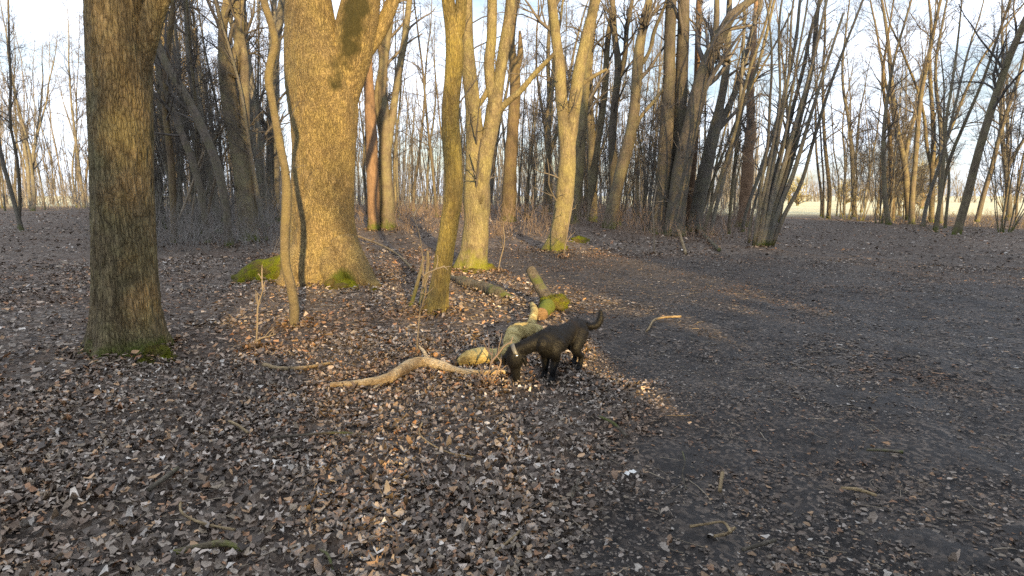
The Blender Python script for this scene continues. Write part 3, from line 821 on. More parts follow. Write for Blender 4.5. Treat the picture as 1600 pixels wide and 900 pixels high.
hero('dark_twin_tree', 'left of two tall dark trunks standing together, sunlit down its right side',
     [[(1031, 362, 28), (1035, 320, 24), (1038, 270, 23), (1041, 210, 21), (1044, 150, 19), (1046, 90, 18), (1048, 30, 17), (1049, 0, 16), (1050, -30, 15)],
      [(1052, 300, 18, 0.2), (1058, 240, 19, 0.3), (1063, 170, 20, 0.3), (1066, 100, 19, 0.3), (1068, 40, 18, 0.3), (1069, 0, 17, 0.3)]], M['dark'], Y=24, H=15, sides=22, rings=80, flare=0.4, crown=(10, 6, 3, 0), crown_t=(0.4, 0.98), low=6, low_len=1.6, seed=17, blen=2.6)
hero('sweeping_tree', 'big dark tree whose trunk sweeps up to the right, beside the tall dark twin',
     [[(1054, 360, 34), (1057, 330, 29), (1063, 280, 28), (1071, 235, 27), (1081, 190, 25), (1090, 150, 24), (1100, 112, 22), (1113, 82, 20), (1128, 52, 18), (1143, 25, 15), (1166, 6, 12), (1190, -12, 10)],
      [(1092, 145, 9), (1104, 118, 9), (1118, 90, 8), (1133, 92, 7), (1142, 98, 5)],
      [(1110, 88, 10), (1118, 50, 9), (1120, 0, 8)]], M['dark'], Y=23.5, H=13, sides=22, rings=80, flare=0.4, crown=(12, 7, 3, 0), crown_t=(0.35, 0.98), low=6, low_len=1.6, seed=18, blen=2.6, crown_stems=[0, 2])
hero('rusty_trunk_tree', 'reddish rough trunk half hidden behind the big sweeping tree',
     [[(1072, 345, 17), (1076, 300, 16), (1084, 230, 13), (1088, 160, 11), (1090, 80, 9), (1092, 0, 8)]], M['leaf_red'], Y=27, H=12, sides=14, rings=50, crown=(11, 6, 3, 0), crown_t=(0.3, 0.98), low=6, low_len=1.6, seed=19, blen=2.0)
hero('leaning_grey_tree', 'grey trunk leaning right with a high fork, just right of the sweeping tree',
     [[(1086, 340, 23), (1097, 290, 21), (1107, 245, 20), (1116, 205, 18), (1125, 165, 13), (1133, 120, 11), (1138, 60, 9), (1140, 0, 8)],
      [(1114, 215, 12), (1132, 180, 10), (1150, 140, 9), (1165, 90, 8), (1178, 40, 7), (1190, 0, 6)]], M['grey'], Y=26, H=13, sides=18, rings=60, crown=(12, 6, 3, 0), crown_t=(0.3, 0.98), low=6, low_len=1.6, seed=20, blen=2.4)
hero('ivy_rough_tree', 'old rough orange-lit trunk with ragged bark, left of the leaning clump of stems',
     [[(1162, 334, 19), (1166, 290, 18), (1170, 240, 16), (1173, 190, 13), (1172, 150, 11), (1176, 90, 9), (1180, 40, 7), (1182, 0, 6)]], M['leaf_red'], Y=30, H=12, sides=18, rings=70, fiss=0.12, lump=0.2, crown=(14, 6, 3, 0), crown_t=(0.3, 0.98), low=6, low_len=0.9, seed=21, blen=2.2)

# leaning coppice of many stems beside the path
cop = []
tops = [(1184, 386, 11, 1214, 262, 1252, 120, 1284, 0), (1190, 388, 12, 1222, 268, 1262, 128, 1292, 0), (1196, 388, 13, 1232, 262, 1268, 110, 1280, 0),
        (1200, 386, 10, 1240, 270, 1276, 150, 1318, 20), (1206, 384, 9, 1250, 290, 1292, 150, 1352, -10), (1178, 384, 8, 1196, 290, 1216, 180, 1222, 0),
        (1188, 384, 8, 1212, 240, 1232, 120, 1240, 0), (1194, 380, 7, 1222, 240, 1248, 80, 1262, 0), (1170, 380, 6, 1184, 300, 1222, 180, 1262, 60),
        (1182, 380, 7, 1200, 220, 1206, 100, 1196, 0), (1186, 378, 6, 1206, 260, 1224, 150, 1232, 20), (1202, 378, 6, 1236, 260, 1256, 190, 1300, 60)]
for (bx, by, w, x1, y1, x2, y2, x3, y3) in tops:
    mx, my = (bx + x1) / 2 - 3, (by + y1) / 2
    dy = random.uniform(-0.25, 0.25)
    w *= 0.8
    cop.append([(bx, by, w), (mx, my, w * 0.95, dy * 0.5), (x1, y1, w * 0.85, dy), ((x1 + x2) / 2, (y1 + y2) / 2, w * 0.75, dy * 2), (x2, y2, w * 0.62, dy * 3), (x3, y3, w * 0.45, dy * 4)])
hero('coppice_clump', 'clump of many slender stems leaning right at the edge of the path', cop, M['grey'], H=9, sides=12, rings=50, flare=0.15, crown=(8, 4, 3, 0), crown_t=(0.3, 0.98), seed=22, blen=1.5, end_r=0.012)

# slender poles between the dark twins and the coppice
poles = [([(1100, 372, 6), (1122, 290, 6), (1150, 200, 5), (1168, 120, 5), (1198, 30, 4), (1205, 0, 4)], 'thin pole leaning right from the foot of the leaning grey tree'),
         ([(1112, 352, 7), (1130, 280, 7), (1152, 190, 6), (1160, 100, 5), (1164, 0, 4)], 'thin pole between the leaning grey tree and the rough orange trunk'),
         ([(1140, 340, 6), (1148, 260, 6), (1160, 170, 5), (1188, 90, 5), (1210, 0, 4)], 'thin pole crossing just left of the rough orange trunk'),
         ([(1160, 362, 6), (1190, 262, 6), (1222, 160, 5), (1244, 60, 5), (1250, 0, 4)], 'thin dark pole slanting in front of the rough orange trunk'),
         ([(1092, 360, 5), (1108, 300, 5), (1138, 220, 4), (1172, 140, 4), (1216, 60, 3), (1240, 10, 3)], 'thinnest of the slanting poles beside the sweeping tree')]
for k, (p, lab) in enumerate(poles):
    hero('slender_pole_tree', lab, [p], M['grey'] if k % 2 else M['mid'], H=9, sides=10, rings=40, flare=0.15, crown=(12, 5, 4, 0), crown_t=(0.25, 0.98), seed=30 + k, blen=1.4, end_r=0.01, group='slender poles right of the dark twin trunks', Y=23 + k * 0.9)

# left background
hero('bulky_old_tree', 'bulky grey-brown tree with an eye-shaped gap between two limbs, in the left wood',
     [[(388, 345, 30), (384, 300, 29), (378, 250, 28), (366, 200, 26), (357, 150, 25), (352, 100, 21), (348, 50, 14), (352, 20, 13), (356, 0, 14)],
      [(362, 120, 18), (374, 60, 14), (374, 30, 13), (368, 0, 15), (366, -20, 14)],
      [(381, 285, 14), (383, 235, 15), (382, 150, 13), (382, 90, 11), (376, 40, 9), (378, 0, 8)]], M['mid'], Y=19, H=14, sides=24, rings=70, flare=0.3, lump=0.12, crown=(12, 7, 3, 0), crown_t=(0.35, 0.98), low=5, low_len=1.6, seed=23, blen=2.6)
left = [([(352, 300, 14), (338, 255, 13), (318, 205, 13), (290, 150, 12), (262, 105, 12), (244, 60, 11), (232, 0, 10)], 17, 'dark', 'dark trunk leaning left, close behind the left edge oak'),
        ([(320, 320, 11), (300, 250, 11), (276, 190, 10), (254, 130, 9), (242, 80, 9), (222, 0, 8)], 18, 'dark', 'second, thinner trunk leaning left beside the dark leaning one'),
        ([(340, 340, 12), (330, 280, 12), (316, 200, 11), (300, 120, 10), (294, 60, 9), (290, 0, 8)], 21, 'grey', 'upright thin trunk in front of the pale yellow far tree'),
        ([(412, 330, 15), (406, 260, 14), (396, 170, 13), (386, 90, 11), (380, 20, 9), (378, 0, 9)], 23, 'grey', 'grey trunk right of the bulky old tree in the left wood'),
        ([(432, 320, 12), (430, 240, 12), (424, 160, 10), (432, 90, 9), (440, 0, 8)], 26, 'grey', 'slim grey trunk seen behind the crooked sapling'),
        ([(270, 345, 10), (268, 260, 10), (258, 160, 9), (262, 80, 8), (270, 0, 7)], 18, 'brown', 'slim brown trunk just right of the left edge oak')]
for k, (p, Y, mt, lab) in enumerate(left):
    hero('wood_tree', lab, [p], M[mt], Y=Y, H=12, sides=14, rings=50, flare=0.25, crown=(13, 6, 3, 0), crown_t=(0.28, 0.98), low=4, low_len=1.2, seed=40 + k, blen=2.2, group='trees of the left wood')

# pale thin saplings in the left thicket and among the near litter
thin = [([(266, 376, 4), (285, 330, 4), (300, 290, 4), (316, 245, 4), (345, 205, 3), (370, 168, 3)], 'M', 'pale bent sapling slanting right in the left thicket'),
        ([(322, 372, 4), (326, 330, 4), (334, 290, 4), (346, 250, 3), (372, 205, 3)], 'M', 'pale upright sapling with a kink in the left thicket'),
        ([(372, 362, 4), (368, 320, 4), (372, 270, 4), (378, 220, 3), (384, 180, 2)], 'M', 'pale straight sapling before the bulky old tree'),
        ([(300, 372, 3), (302, 320, 3), (312, 270, 3), (322, 215, 3), (328, 190, 2)], 'M', 'thinnest pale sapling in the left thicket'),
        ([(651, 556, 2.6), (653, 520, 2.4), (657, 480, 2.4), (661, 440, 2.2), (660, 400, 2), (655, 365, 1.6), (643, 330, 1.2)], 'S', 'bare whip of a sapling with a side fork before the lichened tree'),
        ([(400, 545, 3), (402, 510, 3), (403, 480, 3), (410, 455, 2), (414, 440, 1.5)], 'S', 'small bare whip standing in the litter left of the crooked sapling'),
        ([(762, 604, 2), (763, 585, 1.8), (768, 562, 1.5), (770, 540, 1)], 'S', 'short reddish whip standing at the end of the pale log'),
        ([(1022, 398, 2.5), (1022, 360, 2.5), (1020, 330, 2), (1026, 290, 1.5)], 'S', 'bare whip before the tall dark twin trunk'),
        ([(880, 402, 2), (884, 380, 2), (890, 340, 1.6), (896, 310, 1.2)], 'S', 'bare whip right beside the mossy foot of the V-forked tree'),
        ([(778, 425, 1.8), (782, 405, 1.8), (788, 380, 1.5), (786, 350, 1.2)], 'S', 'bare whip at the near edge of the narrow path')]
for k, (p, kind, lab) in enumerate(thin):
    hero('bare_sapling', lab, [p], M['twig_pale'] if k != 6 else M['twig_red'], cat='sapling', H=1, limbs_up=False, sides=7, rings=30, flare=0.0, lump=0.12, fiss=0.0,
         crown=(7 if kind == 'M' else 4, 3, 0, 0), crown_t=(0.3, 0.98), twig='twig_pale' if k != 6 else 'twig_red', seed=60 + k, blen=0.8 if kind == 'M' else 0.38, group='thin bare saplings')

# ------------------------------------------------------------------ background trees: a few kinds, each copied with its parts
def proto_tree(kind, seed):
    """kind: pole / mid / forked / coppice. returns (trunk mesh object, crown mesh object) built at the origin"""
    global rng
    rng = np.random.default_rng(seed)
    H = {'pole': 14, 'mid': 16, 'forked': 16, 'coppice': 7}[kind] * rng.uniform(0.9, 1.1)
    r0 = {'pole': 0.065, 'mid': 0.125, 'forked': 0.15, 'coppice': 0.032}[kind] * rng.uniform(0.85, 1.15)
    mbt, mbc = MB(), MB()
    stems = []
    def stem(p0, d, L, ra, rb, n=9, wob=0.07):
        P = [np.array(p0, float)]; d = norm(np.array(d, float))
        for k in range(n - 1):
            d = norm(d + rng.normal(size=3) * wob + np.array([0, 0, 0.05])); P.append(P[-1] + d * L / (n - 1))
        return np.array(P), np.linspace(ra, rb, n)
    if kind == 'coppice':
        for k in range(9):
            a = rng.uniform(0, 6.28); lean = rng.uniform(0.05, 0.4)
            stems.append(stem((0.18 * math.cos(a), 0.18 * math.sin(a), -0.1), (math.cos(a) * lean, math.sin(a) * lean, 1), H * rng.uniform(0.6, 1), r0 * rng.uniform(0.5, 1), 0.008, 9, 0.06))
    else:
        P, Rr = stem((0, 0, -0.2), (rng.normal() * 0.05, rng.normal() * 0.05, 1), H, r0, 0.02, 11, 0.06)
        Rr = r0 * (1 - np.linspace(0, 1, 11) ** 1.3 * 0.88)
        stems.append((P, Rr))
        if kind == 'forked':
            for q in range(2):
                i = rng.integers(2, 5); a = rng.uniform(0, 6.28)
                stems.append(stem(P[i], (math.cos(a) * 0.42, math.sin(a) * 0.42, 1), H * (1 - i / 11) * 0.95, Rr[i] * 0.75, 0.018, 9, 0.09))
    for k, (P, Rr) in enumerate(stems):
        P, Rr = resample(P, Rr, 26)
        sd = 12 if kind in ('mid', 'forked') else 8
        tube(mbt, P, Rr, sd, trunk_mod(0.0 if k == 0 else -99, 1, 0.35 if k == 0 else 0, 5, 0.03, 0.09, seed + k, 0.3), cap=False)
        nb = {'pole': 24, 'mid': 22, 'forked': 14, 'coppice': 8}[kind]
        bl = {'pole': 1.6, 'mid': 2.6, 'forked': 2.6, 'coppice': 1.2}[kind]
        t0 = {'pole': 0.22, 'mid': 0.26, 'forked': 0.22, 'coppice': 0.25}[kind]
        crown_from(mbc, [(P, Rr)], [(nb, t0, 0.98, (0.5, 1.2), (bl, bl * 0.4), 7, 0.22, 0.3, 0.42, 4, 0.011), (7, 0.15, 0.98, (0.4, 1.0), (bl * 0.45, bl * 0.28), 5, 0.1, 0.32, 0.5, 3, 0.0055),
                                   (5, 0.2, 1.0, (0.4, 1.0), (bl * 0.24, bl * 0.14), 3, 0.05, 0.3, 0.6, 3, 0.004)])
    # a few low dead twigs
    if kind != 'coppice':
        crown_from(mbc, [stems[0]], [(5, 0.05, 0.3, (0.8, 1.5), (1.0, 0.8), 5, 0.0, 0.3, 0.08, 3, 0.006), (4, 0.2, 1, (0.4, 1), (0.4, 0.3), 3, 0, 0.3, 0.6, 3, 0.004)])
    return mbt, mbc

PROTO = {}
for kind, cnt in (('pole', 4), ('mid', 3), ('forked', 3), ('coppice', 2)):
    PROTO[kind] = []
    for k in range(cnt):
        mbt, mbc = proto_tree(kind, 100 + 17 * k + len(kind) * 31)
        PROTO[kind].append((mbt, mbc, {}))
rng = np.random.default_rng(23)

def place_tree(kind, x, y, name, label, group, mat='grey', scale=None, rot=None, twig='twig'):
    mbt, mbc, cache = random.choice(PROTO[kind])
    root = empty(name, (x, y, float(hgt(x, y))))
    if not cache:
        cache['o'] = (mbt.build('trunk', M[mat], root), mbc.build('crown', M[twig], root)); new = cache['o']
    else:
        new = []
        for src in cache['o']:
            c = src.copy(); C.objects.link(c); c.parent = root; new.append(c)
    new[0].material_slots[0].link = 'OBJECT'; new[0].material_slots[0].material = M[mat]
    s = scale or random.uniform(0.8, 1.2)
    root.scale = (s, s, s * random.uniform(0.9, 1.1)); root.rotation_euler = (random.gauss(0, 0.035), random.gauss(0, 0.035), rot if rot is not None else random.uniform(0, 6.28))
    tag(root, label, 'shrub' if kind == 'coppice' else 'tree', group)
    root['_k'] = kind; root['_m'] = mat
    return root

taken = []
BG = []
def zone(n, px0, px1, d0, d1, kinds, mats, name, label, group, gap=1.0, power=1.4, avoid_path=True):
    made = 0; tries = 0
    while made < n and tries < n * 60:
        tries += 1
        u = random.uniform(px0, px1); d = (d0 ** power + random.random() * (d1 ** power - d0 ** power)) ** (1 / power)
        x = (u - 800) / FPX * d; y = d
        if avoid_path and float(poly_sd(PATH, np.array([x]), np.array([y]))[0]) > -0.7: continue
        if any((x - a) ** 2 + (y - b_) ** 2 < gap * gap for a, b_ in taken): continue
        taken.append((x, y)); made += 1
        BG.append((place_tree(random.choice(kinds), x, y, name, label, group, random.choice(mats)), u, d))

zone(48, -60, 440, 21, 62, ['pole', 'pole', 'mid', 'pole', 'pole', 'forked'], ['grey', 'dark', 'grey'], 'background_tree', 'bare grey tree standing in the dense wood left of the huge oak', 'background trees of the left wood')
zone(28, 545, 860, 26, 64, ['pole', 'pole', 'mid', 'pole', 'pole', 'forked'], ['grey', 'dark', 'mid'], 'background_tree', 'bare grey tree in the wood beyond the narrow path, behind the lichened tree', 'background trees of the middle wood')
zone(15, 840, 1060, 31, 66, ['pole', 'mid', 'pole', 'pole', 'forked'], ['grey', 'mid', 'brown'], 'background_tree', 'bare tree standing behind the V-forked and tilted trees', 'background trees beyond the right bank')
zone(8, 1070, 1225, 32, 52, ['pole', 'pole', 'mid', 'coppice'], ['mid', 'grey', 'brown'], 'background_tree', 'slim bare tree standing behind the leaning clump of stems', 'background trees behind the coppice')
zone(7, 1278, 1335, 40, 50, ['pole', 'pole', 'mid'], ['grey', 'dark'], 'background_tree', 'bare tree at the field edge, right of the bright gap', 'trees at the field edge')
zone(12, 1372, 1480, 24, 40, ['mid', 'forked', 'pole', 'coppice'], ['brown', 'grey', 'mid'], 'background_tree', 'bare tree lining the right side of the wide path', 'trees right of the wide path')
zone(16, 1490, 1720, 15, 44, ['mid', 'forked', 'pole', 'coppice'], ['dark', 'grey', 'mid'], 'background_tree', 'bare tree at the far right of the wide path', 'trees at the far right')

zone(34, 200, 440, 26, 66, ['pole'], ['grey'], 'background_tree', '', 'background trees of the left wood', gap=0.7)
zone(40, 545, 1060, 32, 68, ['pole'], ['grey', 'mid'], 'background_tree', '', 'background trees of the middle wood', gap=0.7)
zone(14, 1285, 1420, 46, 68, ['pole', 'pole', 'mid'], ['grey', 'mid'], 'background_tree', '', 'trees at the field edge', gap=0.8, avoid_path=False)
zone(9, 1290, 1440, 33, 48, ['coppice'], ['mid', 'grey'], 'bare_shrub', '', 'shrubs right of the wide path', gap=0.8)
zone(16, 240, 440, 18, 28, ['pole'], ['grey', 'mid'], 'background_tree', '', 'background trees of the left wood', gap=0.6)
# shrubs: lower thicket
zone(8, 215, 440, 18, 30, ['coppice'], ['grey', 'grey'], 'bare_shrub', 'bare many-stemmed shrub in the dark left thicket', 'shrubs of the left thicket', gap=0.8)
zone(10, 780, 1060, 25, 36, ['coppice'], ['mid', 'grey'], 'bare_shrub', 'bare many-stemmed shrub in the brown undergrowth past the path', 'shrubs past the path', gap=0.8)

# each background tree is told apart by its build, its depth and the two near trees it shows between
MARKS = [(-200, 'the left margin'), (197, 'left edge oak'), (270, 'slim brown trunk'), (380, 'bulky old tree'), (446, 'crooked sapling'), (505, 'huge oak'), (583, 'orange-barked tree'), (604, 'split-barked tree'), (706, 'lichened tree'), (752, 'twin-stemmed tree'), (798, 'snag'),
         (882, 'V-forked tree'), (925, 'paired-limb tree'), (962, 'tilted tree'), (1038, 'tall dark trunk'), (1066, 'sweeping tree'), (1095, 'leaning grey tree'), (1166, 'rough orange trunk'), (1205, 'leaning clump'), (1250, 'bright field gap'), (1400, 'path edge'), (1600, 'right margin'), (2200, 'far right')]
def label_background():
    groups = {}
    for (o, u, d) in BG:
        i = max(k for k in range(len(MARKS)) if MARKS[k][0] <= u)
        kw = {'pole': 'slim tree', 'mid': 'stout tree', 'forked': 'forked tree', 'coppice': 'many-stemmed shrub'}[o['_k']]
        cw = {'grey': 'grey', 'dark': 'dark', 'mid': 'pale', 'brown': 'brown'}[o['_m']]
        dw = 'mid-distance' if d < 28 else ('far back' if d < 40 else ('deep back' if d < 54 else 'farthest back'))
        if u >= 1600: where = 'past the right margin of the wide path'
        elif u >= 1250: where = 'between %s and %s' % (MARKS[i][1], MARKS[i + 1][1])
        elif u < 197: where = 'left of the left edge oak'
        else: where = 'between %s and %s' % (MARKS[i][1], MARKS[i + 1][1])
        groups.setdefault((cw, kw, dw, where), []).append((u, o))
    ords = ['leftmost', 'second', 'third', 'fourth', 'fifth', 'sixth', 'seventh', 'eighth', 'ninth', 'tenth']
    for (cw, kw, dw, where), lst in groups.items():
        lst.sort(key=lambda a: a[0])
        for k, (u, o) in enumerate(lst):
            pre = '' if len(lst) == 1 else ('leftmost ' if k == 0 else ords[min(k, 9)] + ' from left, ')
            o['label'] = ('%s%s %s, %s %s' % (pre, cw, kw, dw, where)).replace('the left margin', 'left margin')
    for (o, u, d) in BG:
        del o['_k']; del o['_m']
label_background()

# far wood that reads as one mass
def far_wood():
    mb = MB()
    n = 950
    a = np.radians(rng.uniform(-50, 23, n)); r = rng.uniform(64, 105, n)
    x, y = r * np.sin(a), r * np.cos(a)
    L = rng.uniform(5, 19, n)
    P = np.zeros((n, 6, 3)); P[:, 0] = np.stack([x, y, np.full(n, 0.2)], -1)
    d = norm(np.stack([rng.normal(0, 0.07, n), rng.normal(0, 0.07, n), np.ones(n)], -1))
    for k in range(1, 6):
        d = norm(d + rng.normal(size=(n, 3)) * 0.05); P[:, k] = P[:, k - 1] + d * (L / 5)[:, None]
    Rr = rng.uniform(0.03, 0.10, n)[:, None] * np.linspace(1, 0.25, 6)[None]
    tubes(mb, P, Rr, 4)
    c1 = grow(P, Rr, 9, 0.03, 1, (0.4, 1.1), (2.4, 1.1), 3, 0.2, 0.3, 0.4, 0.014); tubes(mb, *c1, 3)
    c2 = grow(c1[0], c1[1], 3, 0.2, 1, (0.4, 1.0), (1.0, 0.7), 2, 0.1, 0.3, 0.6, 0.010); tubes(mb, *c2, 3)
    o = mb.build('far_wood', M['far_bark']); tag(o, 'mass of far bare trees filling the wood behind everything', 'wood', kind='stuff')
far_wood()

def far_treeline():
    mb = MB(); n = 520
    a = np.radians(rng.uniform(16, 60, n)); r = rng.uniform(170, 260, n)
    x, y = r * np.sin(a), r * np.cos(a); L = rng.uniform(4, 11, n) * (0.6 + 0.5 * S(-0.5, 0.5, vnoise(x * 0.03, y * 0.03)))
    P = np.zeros((n, 4, 3)); P[:, 0] = np.stack([x, y, np.full(n, -0.2)], -1)
    d = norm(np.stack([rng.normal(0, 0.1, n), rng.normal(0, 0.1, n), np.ones(n)], -1))
    for k in range(1, 4):
        d = norm(d + rng.normal(size=(n, 3)) * 0.08); P[:, k] = P[:, k - 1] + d * (L / 3)[:, None]
    Rr = rng.uniform(0.08, 0.2, n)[:, None] * np.linspace(1, 0.3, 4)[None]
    tubes(mb, P, Rr, 3)
    c1 = grow(P, Rr, 10, 0.05, 1, (0.4, 1.2), (2.8, 1.5), 3, 0.2, 0.3, 0.6, 0.05); tubes(mb, *c1, 3)
    o = mb.build('far_treeline', M['far_bark']); tag(o, 'low line of far bare trees along the horizon past the bright field', 'treeline', kind='stuff')
far_treeline()

# pale tree with dead leaves, lit by the sun, far behind the left wood; sunlit hedge beyond the field
def leafy(name, label, cat, x, y, H, W, z0, n, size, col, kind=None, twig='twig'):
    root = empty(name, (x, y, float(hgt(x, y)))); tag(root, label, cat, kind=kind)
    base = np.array([x, y, float(hgt(x, y))])
    P, Rr = resample(np.array([[0, 0, -0.2], [0.1, 0, H * 0.3], [-0.1, 0.1, H * 0.65], [0, 0, H]]), np.array([W * 0.06, W * 0.05, W * 0.03, 0.02]), 24)
    mb = MB(); tube(mb, P, Rr, 10); mb.build('trunk', M['brown'], root)
    c1 = grow(P[None], Rr[None], 46, z0 / H, 0.97, (0.7, 1.3), (W * 0.75, W * 0.25), 6, 0.15, 0.25, 0.4, 0.03)
    c2 = grow(c1[0], c1[1], 6, 0.2, 1, (0.4, 1.0), (W * 0.3, W * 0.15), 4, 0.1, 0.3, 0.5, 0.015)
    mb = MB(); tubes(mb, *c1, 4); tubes(mb, *c2, 3); mb.build('branches', M['brown'], root)
    k = rng.integers(0, len(c2[0]), n); f = rng.integers(0, 4, n); c = c2[0][k, f] + rng.normal(size=(n, 3)) * size * 1.5
    e1 = norm(rng.normal(size=(n, 3))) * rng.uniform(0.6, 1.3, n)[:, None] * size; e2 = norm(np.cross(e1, rng.normal(size=(n, 3)))) * size * 0.6
    V = np.stack([c - e1, c + e2, c + e1, c - e2], 1).reshape(-1, 3)
    m, t, b = nt(name + '_leaf'); v = mapped(t, (1, 1, 1))
    t.links.new(ramp(t, noise(t, v, 1.2, 4), [(0.3, tuple(q * 0.6 for q in col)), (0.7, col)]), b.inputs['Base Color']); b.inputs['Roughness'].default_value = 0.8
    mesh_obj('crown', V, [np.arange(4 * n).reshape(-1, 4)], m, root, smooth=False)
leafy('pale_leafed_tree', 'far sunlit tree still holding pale yellow leaves, behind the left wood', 'tree', -34.5, 60, 19.5, 5.2, 6, 9000, 0.13, (0.52, 0.40, 0.17))
for (x, y, H, W, lab) in ((47, 96, 4.0, 3.6, 'yellow-green sunlit bush beyond the field gap, nearest the leaning clump'), (56, 118, 4.5, 4.2, 'yellow-green far bush in the middle of the field gap'), (64, 112, 4.0, 4.6, 'yellow-green far bush at the right of the field gap'), (40.5, 62, 4.2, 3.0, 'yellow-green bush behind the trees right of the wide path'), (52, 74, 5.0, 4.5, 'larger yellow-green bush behind the trees right of the wide path')):
    leafy('field_bush', lab, 'bush', x, y, H, W, 0.3, 1700, 0.07, (0.50, 0.46, 0.22))

# dry undergrowth of twigs and dead stems
def undergrowth(name, label, n, px0, px1, d0, d1, h0, h1, mat, dens=None):
    mb = MB()
    d = rng.uniform(d0 ** 1.3, d1 ** 1.3, n) ** (1 / 1.3); u = rng.uniform(px0, px1, n)
    x = (u - 800) / FPX * d; y = d
    keep = (poly_sd(PATH, x, y) < -0.25) & (rng.uniform(0, 1, n) < 0.15 + 0.85 * S(-0.3, 0.4, vnoise(x * 0.5 + 3, y * 0.5)))
    x, y = x[keep], y[keep]; n = len(x)
    P = np.zeros((n, 5, 3)); P[:, 0] = np.stack([x, y, hgt(x, y) - 0.03], -1)
    L = rng.uniform(h0, h1, n) * (0.6 + 0.6 * S(d0, d0 + 5, y))
    dr = norm(np.stack([rng.normal(0, 0.4, n), rng.normal(0, 0.4, n), np.ones(n)], -1))
    for k in range(1, 5):
        dr = norm(dr + rng.normal(size=(n, 3)) * 0.16); P[:, k] = P[:, k - 1] + dr * (L / 4)[:, None]
    Rr = (rng.uniform(0.003, 0.009, n) * max(1.0, d0 / 16))[:, None] * np.linspace(1, 0.4, 5)[None]
    tubes(mb, P, Rr, 3)
    c1 = grow(P, Rr, 5, 0.2, 1, (0.4, 1.1), (0.4 * h1 / 1.2, 0.22 * h1 / 1.2), 3, 0.1, 0.35, 0.6, 0.0026 * max(1.0, d0 / 16)); tubes(mb, *c1, 3)
    o = mb.build(name, M[mat]); tag(o, label, 'undergrowth', kind='stuff')
undergrowth('undergrowth', 'reddish brown dry stems and twigs beyond the path', 2200, 770, 1190, 19, 38, 0.5, 1.3, 'twig_red')
undergrowth('undergrowth', 'grey tangle of dry stems in the left wood', 3000, 150, 440, 15.5, 36, 0.6, 2.0, 'far_bark')
undergrowth('undergrowth', 'dry stems on the forest floor between the narrow path and the middle wood', 1700, 550, 800, 20, 40, 0.3, 1.1, 'twig_red')
undergrowth('undergrowth', 'tall grey brush filling the gaps low in the far wood', 2600, -100, 1150, 40, 68, 1.6, 3.6, 'far_bark')
undergrowth('undergrowth', 'dry sunlit grass and stems along the right edge of the wide path', 900, 1290, 1620, 26, 46, 0.3, 0.8, 'twig_pale')

# ------------------------------------------------------------------ logs and branches on the ground
def wood_mat(name, a, b, c, moss=None, moss_amt=0.5, rem=None):
    m, t, bs = nt(name)
    v = mapped(t, (1, 1, 1))
    n1 = noise(t, v, 7, 6, 0.65); n2 = noise(t, mapped(t, (0.18, 0.6, 1)), 85, 5, 0.65)
    col = ramp(t, n1, [(0.33, a), (0.5, b), (0.68, c)])
    col = mixc(t, 0.5, col, ramp(t, n2, [(0.36, (0.22, 0.19, 0.16)), (0.5, (0.9, 0.88, 0.85)), (0.7, (1.4, 1.4, 1.4))]), 'MULTIPLY')
    if rem:
        col = mixc(t, ramp(t, noise(t, v, 4.5, 7, 0.7), [(0.64, (0, 0, 0)), (0.67, (0.9, 0.9, 0.9))]), col, rem)
    if moss:
        col = mixc(t, ramp(t, noise(t, v, 3.5, 5, 0.65), [(0.62 - 0.25 * moss_amt, (0, 0, 0)), (0.72 - 0.25 * moss_amt, (1, 1, 1))]), col, moss)
    t.links.new(col, bs.inputs['Base Color']); bs.inputs['Roughness'].default_value = 0.85; bs.inputs['Specular IOR Level'].default_value = 0.25
    bp = N(t, 'ShaderNodeBump', Strength=1.0, Distance=0.03)
    t.links.new(math_(t, 'ADD', n1, math_(t, 'MULTIPLY', n2, 1.0)), bp.inputs['Height']); t.links.new(bp.outputs['Normal'], bs.inputs['Normal'])
    return m
M['peeled'] = wood_mat('peeled_wood', (0.22, 0.14, 0.07), (0.46, 0.34, 0.19), (0.60, 0.49, 0.33), rem=(0.085, 0.05, 0.028))
M['yellow_log'] = wood_mat('yellow_bark_log', (0.20, 0.14, 0.05), (0.46, 0.36, 0.14), (0.60, 0.50, 0.24), rem=(0.16, 0.115, 0.055))
M['rotten'] = wood_mat('rotten_log', (0.06, 0.05, 0.038), (0.13, 0.11, 0.08), (0.22, 0.19, 0.14), (0.10, 0.11, 0.03), 0.4)
M['mossy_log'] = wood_mat('mossy_log', (0.09, 0.07, 0.045), (0.18, 0.145, 0.09), (0.28, 0.22, 0.13), (0.13, 0.15, 0.02), 0.85)
M['cut'] = wood_mat('sawn_end', (0.12, 0.075, 0.04), (0.24, 0.155, 0.085), (0.33, 0.22, 0.12))
M['stick_tan'] = wood_mat('tan_stick', (0.16, 0.11, 0.06), (0.30, 0.22, 0.12), (0.42, 0.31, 0.17))

def ground_path(pts):
    """pts (px, py of the log's centre line, width px, lift m): each stands on the ground below it"""
    P, Rr = [], []
    for (px, py, w, lift) in pts:
        g = ground_at(px, py + w * 0.45)
        r = 0.5 * w / FPX * np.linalg.norm(g - np.array([0, 0, EYE]))
        P.append(g + np.array([0, r * 0.6, r * 0.9 + lift + 0.018])); Rr.append(r)
    return np.array(P), np.array(Rr)

